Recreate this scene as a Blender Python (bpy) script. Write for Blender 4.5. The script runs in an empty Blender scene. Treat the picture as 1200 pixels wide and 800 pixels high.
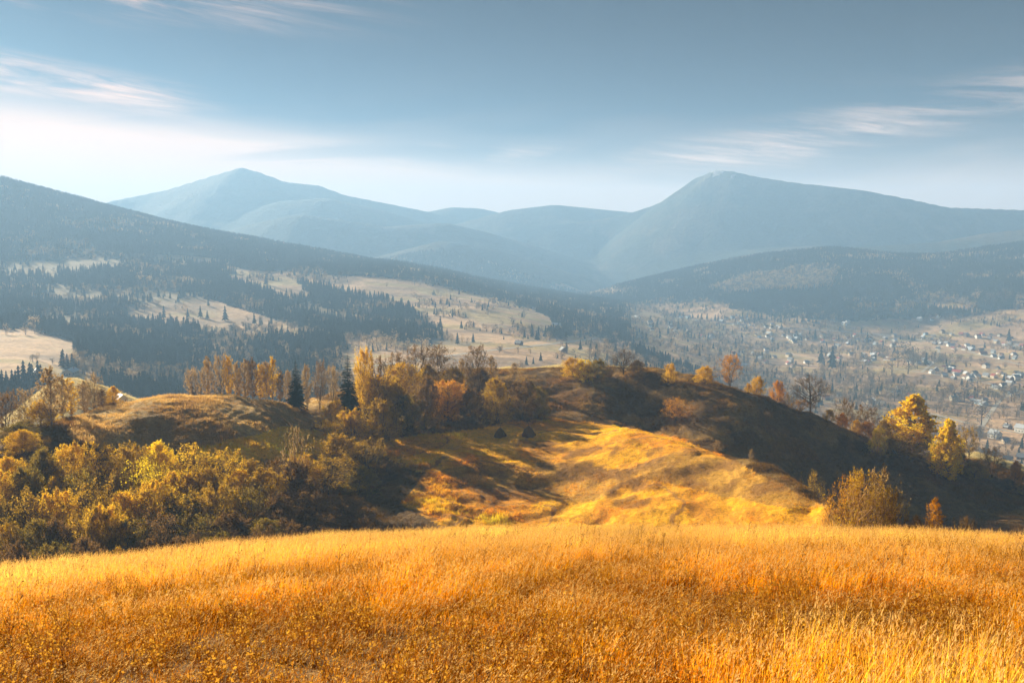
import bpy, math, random
import numpy as np
from math import radians as R, pi
random.seed(7)
rng = np.random.default_rng(7)
S = bpy.context.scene
COL = S.collection

# ------------------------------------------------------------------ camera
F = 1039.0                      # focal length in pixels of a 1200 px wide picture
PITCH = math.atan(110 / F)      # looking a little down; the horizon lies 110 px above the centre
cam = bpy.data.cameras.new('camera'); camo = bpy.data.objects.new('camera', cam); COL.objects.link(camo)
cam.sensor_width = 36; cam.lens = 36 * F / 1200
camo.location = (0, 0, 0); camo.rotation_euler = (pi / 2 - PITCH, 0, 0)
cam.clip_start = 0.1; cam.clip_end = 40000
S.camera = camo
# ------------------------------------------------------------------ light
SUN_AZ, SUN_EL = -44.0, 19.5    # degrees: azimuth left of the view direction, height
SUN_STR, SKY_STR, HAZE = 5.0, 0.05, 2.35e-4
EXPOSURE = 1.85
w = bpy.data.worlds.new('World'); S.world = w; w.use_nodes = True
sun = bpy.data.lights.new('sun', 'SUN'); suno = bpy.data.objects.new('sun', sun); COL.objects.link(suno)
sun.energy = SUN_STR; sun.angle = R(0.5); sun.color = (1.0, 0.87, 0.64)
suno.rotation_euler = (R(90 - SUN_EL), 0, R(180 + -SUN_AZ))   # shines away from the sun's place
suno.location = (-300, 300, 300)
S.view_settings.view_transform = 'Standard'; S.view_settings.look = 'None'
S.view_settings.gamma = 1; S.view_settings.exposure = EXPOSURE
S.cycles.use_denoising = True
S.cycles.max_bounces = 6; S.cycles.diffuse_bounces = 3; S.cycles.glossy_bounces = 1
S.cycles.transmission_bounces = 3; S.cycles.volume_bounces = 2; S.cycles.transparent_max_bounces = 4
S.cycles.use_adaptive_sampling = True; S.cycles.adaptive_threshold = 0.02

class NT:
    def __init__(s, tree): s.t = tree; s.n = tree.nodes; s.l = tree.links
    def new(s, typ, **kw):
        n = s.n.new(typ)
        for k, v in kw.items(): setattr(n, k, v)
        return n
    def link(s, a, b): s.l.new(a, b)
    def set(s, sock, v):
        if hasattr(v, 'is_linked') or hasattr(v, 'links'): s.link(v, sock)
        else: sock.default_value = v
    def math(s, op, a, b=0.0, c=0.0, clamp=False):
        n = s.n.new('ShaderNodeMath'); n.operation = op; n.use_clamp = clamp
        s.set(n.inputs[0], a); s.set(n.inputs[1], b)
        if len(n.inputs) > 2: s.set(n.inputs[2], c)
        return n.outputs[0]
    def ss(s, v, lo, hi):
        n = s.n.new('ShaderNodeMapRange'); n.interpolation_type = 'SMOOTHSTEP'; n.clamp = True
        s.set(n.inputs[0], v); s.set(n.inputs[1], lo); s.set(n.inputs[2], hi)
        return n.outputs[0]
    def mix(s, f, a, b, blend='MIX'):
        n = s.n.new('ShaderNodeMix'); n.data_type = 'RGBA'; n.blend_type = blend
        s.set(n.inputs[0], f); s.set(n.inputs[6], a); s.set(n.inputs[7], b)
        return n.outputs[2]
    def noise(s, vec, scale, detail=4, rough=0.5, dist=0.0):
        n = s.n.new('ShaderNodeTexNoise'); s.link(vec, n.inputs['Vector'])
        n.inputs['Scale'].default_value = scale; n.inputs['Detail'].default_value = detail
        n.inputs['Roughness'].default_value = rough; n.inputs['Distortion'].default_value = dist
        return n.outputs[0]
    def comb(s, x, y, z):
        n = s.n.new('ShaderNodeCombineXYZ'); s.set(n.inputs[0], x); s.set(n.inputs[1], y); s.set(n.inputs[2], z)
        return n.outputs[0]

def build_world():
    n = NT(w.node_tree); n.n.clear()
    out = n.new('ShaderNodeOutputWorld'); bg = n.new('ShaderNodeBackground')
    sky = n.new('ShaderNodeTexSky', sky_type='NISHITA'); sky.sun_disc = False
    sky.sun_elevation = R(SUN_EL); sky.sun_rotation = R(SUN_AZ)
    sky.altitude = 600; sky.air_density = 1.0; sky.dust_density = 1.4; sky.ozone_density = 2.0
    tc = n.new('ShaderNodeTexCoord'); sp = n.new('ShaderNodeSeparateXYZ'); n.link(tc.outputs['Generated'], sp.inputs[0])
    x, y, z = sp.outputs
    hyp = n.math('SQRT', n.math('ADD', n.math('MULTIPLY', x, x), n.math('MULTIPLY', y, y)))
    el = n.math('DIVIDE', z, n.math('MAXIMUM', hyp, 1e-4)); az = n.math('ARCTAN2', x, y)
    # deep steel blue above, as the photograph's sky
    base = n.mix(1.0, sky.outputs[0], (0.075, 0.14, 0.20, 1), 'MULTIPLY')
    dark = n.ss(n.math('ADD', el, n.math('MULTIPLY', az, 0.10)), 0.02, 0.30)
    base = n.mix(dark, base, n.mix(1.0, base, (0.05, 0.18, 0.32, 1), 'MULTIPLY'))
    # high veil and cirrus, stretched along the wind
    tilt = n.math('SUBTRACT', el, n.math('MULTIPLY', az, 0.05))
    v1 = n.comb(n.math('MULTIPLY', az, 2.2), n.math('MULTIPLY', tilt, 15.0), 3.1)
    n1 = n.noise(v1, 1.6, 6, 0.55, 0.6)
    v2 = n.comb(n.math('MULTIPLY', az, 5.0), n.math('MULTIPLY', n.math('ADD', el, n.math('MULTIPLY', az, 0.12)), 46.0), 7.7)
    n2 = n.noise(v2, 1.1, 10, 0.66, 0.7)
    v3 = n.comb(n.math('MULTIPLY', az, 11.0), n.math('MULTIPLY', n.math('ADD', el, n.math('MULTIPLY', az, 0.10)), 150.0), 1.3)
    n3 = n.noise(v3, 1.0, 6, 0.6, 0.5)
    low = n.ss(n.math('ADD', el, n.math('MULTIPLY', az, 0.13)), 0.115, 0.03)          # veil over the horizon, higher at the left
    lowl = n.ss(n.math('ADD', el, n.math('MULTIPLY', n.math('SUBTRACT', n1, 0.5), 0.09)), 0.155, 0.10)
    left = n.ss(az, 0.0, -0.50)
    f_veil = n.math('ADD', n.math('MULTIPLY', low, n.ss(n1, 0.25, 0.62)), n.math('MULTIPLY', lowl, n.math('ADD', n.math('MULTIPLY', left, 0.62), 0.14)))
    f_hor = n.math('MULTIPLY', n.ss(n.math('ADD', el, n.math('MULTIPLY', n.math('SUBTRACT', n1, 0.5), 0.05)), 0.105, 0.045), 0.9)
    # wisps: a band over the right peak, one at the left edge and faint ones at the top left
    b1 = n.math('MULTIPLY', n.ss(n.math('ABSOLUTE', n.math('SUBTRACT', n.math('SUBTRACT', el, n.math('MULTIPLY', az, 0.17)), 0.062)), 0.036, 0.0), n.math('MULTIPLY', n.ss(az, 0.05, 0.25), 0.85))
    b4 = n.math('MULTIPLY', n.ss(n.math('ABSOLUTE', n.math('SUBTRACT', el, 0.098)), 0.030, 0.0), n.math('MULTIPLY', n.ss(n.math('ABSOLUTE', n.math('ADD', az, 0.02)), 0.5, 0.1), 0.55))
    b2 = n.math('MULTIPLY', n.ss(n.math('ABSOLUTE', n.math('ADD', n.math('SUBTRACT', el, 0.112), n.math('MULTIPLY', az, 0.11))), 0.026, 0.0), n.ss(az, -0.28, -0.42))
    b3 = n.math('MULTIPLY', n.ss(n.math('ABSOLUTE', n.math('SUBTRACT', el, 0.262)), 0.05, 0.0), n.ss(az, -0.05, -0.40))
    f_w = n.math('ADD', n.math('ADD', n.math('MULTIPLY', b4, n.ss(n1, 0.35, 0.65)), n.math('ADD', n.math('MULTIPLY', b1, n.ss(n2, 0.38, 0.70)), n.math('MULTIPLY', b2, n.ss(n2, 0.30, 0.6)))), n.math('MULTIPLY', n.math('MULTIPLY', b3, n.ss(n2, 0.38, 0.72)), 0.85))
    f_all = n.math('MULTIPLY', n.ss(n.noise(v1, 0.8, 5, 0.6, 0.4), 0.50, 0.85), n.math('ADD', n.math('MULTIPLY', n.ss(el, 0.22, 0.08), 0.22), 0.025))
    f_w = n.math('MULTIPLY', f_w, n.math('ADD', n.math('MULTIPLY', n.ss(n3, 0.3, 0.7), 0.9), 0.45))
    f = n.math('ADD', n.math('ADD', n.math('MULTIPLY', n.math('MULTIPLY', f_veil, n.math('ADD', n.math('MULTIPLY', n2, 0.5), 0.75)), 0.8), f_hor), n.math('ADD', n.math('MULTIPLY', f_w, 0.8), f_all), clamp=True)
    f = n.math('MULTIPLY', n.math('MINIMUM', f, 0.93), n.ss(el, 0.9, 0.3))
    cl = n.mix(left, (7.2, 4.8, 3.6, 1), (8.4, 5.0, 3.5, 1))
    colr = n.mix(f, base, cl)
    n.link(colr, bg.inputs[0]); bg.inputs[1].default_value = SKY_STR
    n.link(bg.outputs[0], out.inputs[0])
build_world()

# ------------------------------------------------------------------ helpers: picture <-> place
def ray(px, py):
    px = np.asarray(px, float); py = np.asarray(py, float)
    X = (px - 600) / F; Y = (400 - py) / F
    dx = X; dy = math.cos(PITCH) + Y * math.sin(PITCH); dz = -math.sin(PITCH) + Y * math.cos(PITCH)
    h = np.hypot(dx, dy)
    return np.arctan2(dx, dy), dz / h
def project(x, y, z):
    fw = y * math.cos(PITCH) - z * math.sin(PITCH)
    up = y * math.sin(PITCH) + z * math.cos(PITCH)
    fw = np.where(fw > 1e-3, fw, 1e-3)
    return 600 + F * x / fw, 400 - F * up / fw
_perm = rng.permutation(4096); _val = rng.random(4096) * 2 - 1
def vnoise(x, y):
    xi = np.floor(x).astype(np.int64); yi = np.floor(y).astype(np.int64)
    fx = x - xi; fy = y - yi; fx = fx * fx * fx * (fx * (fx * 6 - 15) + 10); fy = fy * fy * fy * (fy * (fy * 6 - 15) + 10)
    h = lambda a, b: _val[_perm[(_perm[a & 4095] + b) & 4095]]
    a = h(xi, yi); b = h(xi + 1, yi); c = h(xi, yi + 1); d = h(xi + 1, yi + 1)
    return (a * (1 - fx) + b * fx) * (1 - fy) + (c * (1 - fx) + d * fx) * fy
def fbm(x, y, size, octv=4, gain=0.5, seed=0):
    x = x / size + seed * 17.3; y = y / size + seed * 9.1
    s = 0; a = 1; t = 0
    for i in range(octv):
        s = s + a * vnoise(x, y); t += a; a *= gain
        x, y = 1.97 * x * 0.8 - 1.97 * y * 0.6 + 5.2, 1.97 * x * 0.6 + 1.97 * y * 0.8 + 1.3
    return s / t
def sstep(v, a, b):
    t = np.clip((v - a) / (b - a), 0, 1); return t * t * (3 - 2 * t)
def inpoly(px, py, poly):
    r = np.zeros(px.shape, bool); n = len(poly)
    for i in range(n):
        x1, y1 = poly[i]; x2, y2 = poly[(i + 1) % n]
        if y1 == y2: continue
        c = ((py >= y1) != (py >= y2)) & (px < (x2 - x1) * (py - y1) / (y2 - y1) + x1)
        r ^= c
    return r

# ------------------------------------------------------------------ the lie of the land
CP = []     # (azimuth, log distance, tan elevation)
K = 0.72    # the near hills stand at this share of the distances listed below
def P(px, py, d):
    d = d * K if 45 < d <= 620 else d
    a, t = ray(px, py); CP.append((float(a), math.log(d), float(t)))
def Z(px, d, z):
    z, d = (z * K, d * K) if 45 < d <= 620 else (z, d)
    a, _ = ray(px, 400); CP.append((float(a), math.log(d), z / d))
for p in [(-80,530,290),(0,512,300),(60,500,310),(130,478,325),(200,467,335),(260,464,340),(330,471,345),(400,462,360),
          (70,447,500),(112,450,500),(165,470,500),(225,492,500),
          (480,446,400),(560,440,415),(640,438,420),(700,438,420),(760,441,415),(810,446,408),(850,453,408),(900,467,410),(950,486,412),(1000,507,412),(1050,528,412),(1100,547,412),(1150,563,412),(1200,578,412),(1300,605,410),
          (1140,530,465),(1205,546,465),
          (640,487,375),(700,490,372),(760,502,382),(900,545,362),(1000,600,365),(1050,600,365),(1150,612,362),(1200,620,360),
          (640,505,335),(587,508,333),(540,508,335),(740,500,338),(790,512,311),(830,525,292),(870,541,270),(910,557,257),(950,573,247),(980,590,240),
          (700,560,280),(700,600,252),(850,560,262),(850,600,242),(950,600,235),(600,560,285),(600,600,257),(560,530,308),(500,560,278),(500,600,248),
          (430,520,320),(430,560,284),(430,600,252),(430,640,222),
          (300,525,270),(200,525,268),(100,532,262),(0,550,252),
          (500,470,375),(450,490,350),(380,500,335)]: P(*p)
for p in [(950,300,-84),(870,330,-81),(800,350,-77),(1000,250,-80),(1100,250,-86),(1200,250,-86),(1300,250,-88),
          (350,245,-71),(200,242,-71),(50,236,-71),(-100,230,-72),(350,210,-71),(200,208,-71),(50,202,-70),(-100,200,-70)]: Z(*p)
for px in (-200, 100, 400, 700, 1000, 1300):
    for d, z in ((15, -12), (30, -22), (60, -42), (100, -56), (150, -64)):
        Z(px, d, z if px < 900 or d < 50 else {60: -24, 100: -33.5, 150: -56}[d])
for px, rows in {-600: ((280,-60),(420,-80),(700,-95),(1100,-80),(1700,0),(2500,150),(3300,150)),
                 -200: ((420,-85),(600,-108),(800,-115),(1200,-105),(2000,10),(2700,270),(3300,200)),
                 0: ((400,-88),(430,-92),(600,-115),(3300,90)),
                 200: ((420,-95),(600,-128),(3300,0)),
                 330: ((430,-90),(600,-125)),
                 480: ((520,-88),(600,-112)), 640: ((520,-84),(600,-112)), 760: ((520,-92),(600,-128)),
                 400: ((3300,-90),), 600: ((3300,-180),), 750: ((3300,-200),),
                 900: ((450,-95),(520,-125),(600,-152),(800,-182),(1250,-192),(1850,-200),(2600,-205),(3300,-208)),
                 1050: ((470,-114),(600,-160),(900,-192),(1500,-196)),
                 1200: ((530,-138),(600,-168),(900,-194),(1300,-195),(1900,-197),(2600,-203),(3300,-205)),
                 1700: ((400,-145),(480,-155),(900,-190),(1900,-197),(3300,-205))}.items():
    for d, z in rows: Z(px, d, z)
for p in [(0,440,780),(0,400,1050),(0,360,1400),(0,300,2000),(0,250,2400),(0,211,2700),(100,238,2700),
          (200,460,800),(200,400,1150),(200,350,1500),(200,300,2000),(200,263,2700),(300,284,2650),
          (400,440,800),(400,400,1050),(400,350,1500),(400,324,1800),(400,312,2200),(400,298,2600),(500,316,2550),(500,332,1750),(500,370,1350),
          (600,430,850),(600,400,1050),(600,372,1350),(590,352,1700),(600,347,2100),(600,336,2500),
          (680,392,1300),(750,440,900),(750,410,1250),(750,382,1700),(750,362,2300)]: P(*p)
CP = np.array(CP)
def tps_fit(P_, v, lam):
    d = np.hypot(P_[:, None, 0] - P_[None, :, 0], P_[:, None, 1] - P_[None, :, 1])
    K = np.where(d > 0, d * d * np.log(d + 1e-12), 0) + lam * np.eye(len(P_))
    Q = np.c_[np.ones(len(P_)), P_]
    A = np.block([[K, Q], [Q.T, np.zeros((3, 3))]])
    return np.linalg.solve(A, np.r_[v, 0, 0, 0])
ASC = 2.2
_pp = np.c_[CP[:, 0] * ASC, CP[:, 1]]
_w = tps_fit(_pp, CP[:, 2], 2e-5)
def tps(a, lr):
    a = a * ASC
    out = _w[-3] + _w[-2] * a + _w[-1] * lr
    for i in range(len(_pp)):
        d2 = (a - _pp[i, 0]) ** 2 + (lr - _pp[i, 1]) ** 2 + 1e-12
        out = out + _w[i] * 0.5 * d2 * np.log(d2)
    return out
CREST_X = [-300, 0, 150, 300, 450, 600, 700, 900, 1050, 1200, 1500]
CREST_Y = [715, 682, 664, 646, 636, 630, 628, 626, 630, 640, 670]
_ca, _ct = ray(CREST_X, CREST_Y)
def meadow(a, r):
    tc = np.interp(a, _ca, _ct); rc = 36 + 4 * np.sin(a * 5 + 1); zc = tc * rc
    u = r / rc
    return np.where(r < rc, -1.75 + (zc + 1.75) * (0.93 * u + 0.07 * u * u), zc - 0.32 * (r - rc) - 0.22 * np.clip(r - rc, 0, 60) ** 2 / (np.clip(r - rc, 0, 60) + 14))
RIDGES = [  # crest as seen, distance, slope of the flanks, roundness
    ([(600,372),(700,352),(800,330),(850,313),(900,299),(975,292),(1030,298),(1100,306),(1250,312)], 2950, 0.24, 60),
    ([(980,345),(1040,318),(1080,306),(1130,298),(1200,287),(1350,268),(1700,262)], 2700, 0.25, 60),
    ([(900,300),(960,291),(1000,290),(1100,284),(1160,273),(1200,269),(1400,260),(1700,262)], 3700, 0.3, 80),
    ([(400,316),(440,302),(520,282),(580,293),(640,312),(700,330),(760,350)], 3600, 0.3, 60),
    ([(150,300),(260,275),(300,262),(350,251),(400,258),(450,266),(520,261),(560,270),(620,287),(700,312),(780,338)], 4400, 0.34, 80),
    ([(640,330),(700,320),(800,307),(860,298),(900,291),(960,288),(1050,296),(1150,300)], 4100, 0.28, 70),
    ([(460,300),(560,281),(680,262),(740,250),(775,237),(800,220),(822,205),(845,197),(875,205),(930,214),(1000,221),(1060,232),(1110,243),(1200,246),(1400,250),(1700,262)], 5200, 0.52, 16),
    ([(480,275),(540,262),(600,246),(650,240),(700,245),(760,251),(860,262)], 6000, 0.36, 90),
    ([(150,300),(220,276),(280,250),(330,236),(380,232),(440,245),(500,262),(580,285)], 5600, 0.36, 90),
    ([(-300,285),(0,262),(100,244),(130,236),(200,222),(245,208),(285,196),(310,205),(330,213),(370,217),(400,228),(450,238),(500,248),(560,262)], 6500, 0.38, 60),
    ([(430,262),(480,253),(530,243),(560,244),(600,253),(700,270)], 7000, 0.36, 90),
]
def ridge_height(x, y):
    best = np.full(x.shape, -1e9)
    nz = fbm(x, y, 900, 5, 0.55, 3); nz2 = fbm(x, y, 260, 4, 0.55, 5)
    for pts, D, sl, rnd in RIDGES:
        pts = np.array(pts, float); D = float(np.interp(D, [3000, 3600, 3700, 4100, 4400, 5200, 5600, 6000, 6500, 7000], [3000, 3400, 3520, 3680, 3800, 4200, 4300, 4450, 4700, 4950])); sl = sl * (1.0 if D < 3200 else 1.45); rnd = rnd * (.5 if D > 3200 else 1)
        xs = np.linspace(pts[0, 0], pts[-1, 0], 60); ys = np.interp(xs, pts[:, 0], pts[:, 1])
        a, t = ray(xs, ys); dd = D * (1 + 0.03 * np.sin(xs / 90.0))
        cx = dd * np.sin(a); cy = dd * np.cos(a); cz = dd * t
        zr = np.full(x.shape, -1e9); dmin = np.full(x.shape, 1e9)
        for i in range(len(xs) - 1):
            ax, ay, bx, by = cx[i], cy[i], cx[i + 1], cy[i + 1]
            L2 = (bx - ax) ** 2 + (by - ay) ** 2
            u = np.clip(((x - ax) * (bx - ax) + (y - ay) * (by - ay)) / L2, 0, 1)
            dist = np.hypot(x - ax - u * (bx - ax), y - ay - u * (by - ay))
            drop = np.sqrt(dist * dist + rnd * rnd) - rnd; dmin = np.minimum(dmin, dist)
            zr = np.maximum(zr, cz[i] + u * (cz[i + 1] - cz[i]) - sl * drop)
        amp = 1 - np.exp(-dmin / 260)
        zr = zr + amp * (nz * 46 + nz2 * 16) * (D / 4500) - 0.0
        k = 14.0
        m = np.maximum(best, zr); best = m + k * np.log(np.exp((best - m) / k) + np.exp((zr - m) / k)) * (best > -1e8)
    return best
HOLLOWS = []
for _px, _d, _r, _h in ((700, 178, 3.4, 1.6), (640, 203, 6, 1.0), (662, 200, 5, 1.1), (615, 206, 5, .8), (800, 190, 5, .9), (760, 216, 4, .8)):
    _a, _ = ray(_px, 400); HOLLOWS.append((_d * math.sin(_a), _d * math.cos(_a), _r, _h))
def height(a, r):
    """terrain height for azimuth a and distance r (arrays)"""
    ac = np.clip(a, -0.95, 0.95)
    t = tps(ac, np.log(np.clip(r, 12, 3400)))
    z = t * np.clip(r, 12, 3400)
    x = r * np.sin(a); y = r * np.cos(a)
    z = z * (1 - sstep(r, 2900, 3600)) + (-205) * sstep(r, 2900, 3600)
    # smaller relief
    fade = K * sstep(r, 65, 144) * (1 - sstep(r, 360, 576))
    z = z + fbm(x, y, 32, 4, 0.5, 1) * 1.3 * fade
    z = z + (fbm(x, y, 10, 4, 0.55, 2) * 1.0 + fbm(x * .45, y * 1.3 + z, 3.4, 3, 0.5, 4) * .5) * fade
    z = z - np.abs(fbm(x, y, 17, 3, 0.5, 11)) * 1.9 * fade
    z = z + .13 * np.sin(z * 7.5 + fbm(x, y, 20, 3, .5, 12) * 7) * fade
    for hx, hy, hr, hd in HOLLOWS: z = z - hd * np.exp(-((x - hx) ** 2 + (y - hy) ** 2) / hr ** 2)
    z = z + (fbm(x, y, 420, 5, 0.5, 6) * 14) * sstep(r, 650, 1400) * (0.35 + 0.65 * sstep(z, -190, -120))
    far = r > 1700
    if np.any(far):
        zz = ridge_height(x[far], y[far]); z0 = z[far]; k = 8.0
        m = np.maximum(z0, zz)
        z[far] = np.where(zz > z0 - 80, m + k * np.log(np.exp((z0 - m) / k) + np.exp((zz - m) / k)), z0)
    side = sstep(np.abs(a), 0.95, 2.2)
    z = z * (1 - side) + side * (-1.75 - 60 * (1 - np.exp(-r / 300)))
    zm = meadow(ac, r) + fbm(x, y, 5, 3, 0.5, 8) * 0.10 * (r > 3)
    return np.where(r < 130, np.maximum(z, zm), z)

def seg(a, b, n): return np.exp(np.linspace(math.log(a), math.log(b), n, endpoint=False))
RR = np.r_[seg(1.0, 45, 90), seg(45, 115, 50), seg(115, 335, 215), seg(335, 520, 50), seg(520, 3000, 250), seg(3000, 5600, 150), [5600]]
IN = 0.60
AA = np.r_[-np.linspace(pi, IN, 50, endpoint=False), np.linspace(-IN, IN, 640), -np.linspace(-IN, -pi, 51)[1:]]
AG, RG = np.meshgrid(AA, RR, indexing='ij')
ZG = height(AG, RG)
XG = RG * np.sin(AG); YG = RG * np.cos(AG)
TG = ZG / RG
RUN = np.maximum.accumulate(TG, axis=1)
def gi(a, r):
    fa = np.interp(a, AA, np.arange(len(AA))); fr = np.interp(r, RR, np.arange(len(RR)))
    i = np.clip(fa.astype(int), 0, len(AA) - 2); j = np.clip(fr.astype(int), 0, len(RR) - 2)
    return i, j, fa - i, fr - j
def samp(G, a, r):
    i, j, u, v = gi(np.asarray(a, float), np.asarray(r, float))
    return (G[i, j] * (1 - u) + G[i + 1, j] * u) * (1 - v) + (G[i, j + 1] * (1 - u) + G[i + 1, j + 1] * u) * v
def gz(x, y): return samp(ZG, np.arctan2(x, y), np.hypot(x, y))
def hit(px, py, rmin=0.0):
    """first ground point seen at a pixel"""
    a, t = ray(px, py)
    k = int(np.argmin(np.abs(AA - a))); row = samp(TG, np.full(len(RR), a), RR)
    row = np.where(RR < rmin, -9, row)
    idx = np.nonzero(row >= t)[0]
    if len(idx) == 0: j = int(np.argmax(row)); r = RR[j]
    else:
        j = idx[0]
        if j == 0: r = RR[0]
        else:
            u = (t - row[j - 1]) / (row[j] - row[j - 1] + 1e-12); r = RR[j - 1] + np.clip(u, 0, 1) * (RR[j] - RR[j - 1])
    x = r * math.sin(a); y = r * math.cos(a)
    return float(x), float(y), float(gz(x, y)), float(r)
def visible(x, y, h):
    a = np.arctan2(x, y); r = np.hypot(x, y); z = gz(x, y)
    return (z + h) / r >= samp(RUN, a, r * 0.985) - 0.0005

# ------------------------------------------------------------------ colours of the ground (albedo only)
PXG, PYG = project(XG, YG, ZG)
def C3(*c): return np.array(c, float)
def lerp(a, b, t): return a + (b - a) * t[..., None]
# masks drawn on the land: pastures between the woods
PASTURES = [
    [(-300,380),(0,385),(40,383),(92,402),(86,424),(60,440),(0,452),(-300,460)],
    [(58,442),(112,430),(108,446),(150,458),(150,475),(58,475)],
    [(145,360),(180,352),(250,352),(300,366),(335,380),(392,397),(300,396),(225,384),(150,377)],
    [(235,309),(300,318),(380,320),(500,329),(566,346),(640,370),(668,388),(605,400),(545,402),(512,388),(480,364),(430,345),(385,337),(300,325)],
    [(250,318),(330,324),(372,345),(340,352),(300,338)],
    [(400,398),(430,392),(470,400),(545,404),(640,398),(690,392),(738,410),(765,436),(700,445),(400,445)],
    [(700,330),(735,345),(700,345),(640,335)],
    [(730,360),(830,352),(905,372),(1000,375),(1110,372),(1240,355),(1800,350),(1800,700),(900,700),(840,450),(770,420),(740,400)],
    [(830,338),(880,322),(940,313),(985,312),(975,334),(930,340),(880,343)],
    [(1035,366),(1060,356),(1105,345),(1140,352),(1150,364),(1080,362),(1050,370)],
]
def warp(px, py, x, y, amp=9):
    return px + fbm(x, y, 60, 3, 0.6, 21) * amp, py + fbm(x, y, 60, 3, 0.6, 22) * amp * 0.45
def pasture_mask(px, py, x, y):
    qx, qy = warp(px, py, x, y)
    m = np.zeros(px.shape, bool)
    for p in PASTURES: m |= inpoly(qx, qy, p)
    # clumps of wood inside the village valley
    return m
def base_colour(px, py, x, y, r, z):
    n1 = fbm(x, y, 30, 4, 0.55, 31); n2 = fbm(x, y, 6, 3, 0.6, 32); n3 = fbm(x, y, 160, 4, 0.5, 33)
    qx, qy = px + n1 * 9, py + n2 * 2 + n1 * 5
    # hillside
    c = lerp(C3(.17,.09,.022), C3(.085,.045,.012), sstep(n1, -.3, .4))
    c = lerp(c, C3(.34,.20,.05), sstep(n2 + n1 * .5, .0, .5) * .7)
    mown = inpoly(qx, qy, [(445,515),(560,500),(640,492),(720,497),(800,515),(860,540),(930,575),(985,600),(985,640),(560,640),(470,590),(500,555),(450,540)])
    c = np.where(mown[..., None], lerp(C3(.80,.39,.010), C3(.60,.25,.010), sstep(n2 + n1, -.4, .6)), c)
    heath = inpoly(qx, qy + n2 * 4, [(520,548),(600,545),(680,542),(740,552),(800,530),(860,540),(930,575),(980,595),(900,590),(820,575),(760,562),(690,585),(600,580),(530,562)])
    c = np.where(heath[..., None], lerp(C3(.48,.25,.03), C3(.27,.13,.025), sstep(n2, -.3, .4)), c)
    tracks = np.abs(fbm(x, y, 26, 3, .5, 41)) < .022
    c = np.where((mown & tracks)[..., None], C3(.40,.19,.03), c)
    c = lerp(c, C3(.20,.09,.018), sstep(fbm(x, y, 11, 4, .6, 42), .22, .42) * .75 * (r < 400))
    green = inpoly(qx, qy, [(235,528),(290,513),(330,500),(385,505),(385,535),(235,545)])
    c = np.where(green[..., None], lerp(C3(.80,.44,.012), C3(.68,.34,.012), sstep(n2, -.3, .5)), c)
    knoll = inpoly(qx, qy, [(90,480),(200,455),(330,460),(400,470),(370,500),(300,515),(230,530),(120,525),(80,510)])
    c = np.where((knoll & ~green)[..., None], lerp(C3(.46,.29,.09), C3(.30,.17,.05), sstep(n2 + n1 * .6, -.4, .5)), c)
    sliver = (r > 317)
    c = np.where(sliver[..., None], C3(.42,.34,.17), c)
    # valley
    pas = pasture_mask(px, py, x, y)
    f = lerp(C3(.52,.33,.18), C3(.36,.22,.11), sstep(n3 + n1 * .6, -.3, .3))
    plots = vnoise(x / 90 + 40 + y * .004, y / 38 + 3)
    f = lerp(f, C3(.30,.23,.07), sstep(plots, .15, .5) * .7)
    f = lerp(f, C3(.20,.13,.075), sstep(-plots, .3, .6) * .7)
    f = lerp(f, C3(.50,.39,.22), sstep(n1, .2, .6) * .5)
    wood = lerp(C3(.030,.035,.018), C3(.095,.068,.035), sstep(n3 + n1 * .5, -.2, .5))
    wood = lerp(wood, C3(.26,.19,.10), sstep(-fbm(x, y, 130, 4, .6, 81), .05, .22) * (r < 2000) * ((py < 385) | (px > 400)))
    v = np.where(pas[..., None], f, wood)
    # far mountains: woods below, bleached grass and rock on the tops
    n4 = fbm(x, y, 300, 5, 0.6, 35); n5 = fbm(x, y, 90, 4, 0.6, 36)
    mt = lerp(C3(.028,.034,.022), C3(.075,.058,.033), sstep(n4 + n5 * .5, -.05, .4))
    mt = lerp(mt, C3(.085,.066,.042), sstep(z + n4 * 160, 200, 330))
    snow = (np.hypot((px - 848), (py - 204) * 2.2) < 11 + n5 * 12) & (r > 3700) & (n5 > .05)
    mt = np.where(snow[..., None], C3(.40,.40,.42), mt)
    c = lerp(c, v, sstep(r, 400, 470)); c = lerp(c, mt, sstep(r, 3050, 3250) * (~(pas & (r < 3300))))
    md = lerp(C3(.16,.085,.02), C3(.10,.05,.015), sstep(n2, -.4, .4))
    c = lerp(md, c, sstep(r, 45, 80))
    return c, pas
CG, PASG = base_colour(PXG, PYG, XG, YG, RG, ZG)

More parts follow.
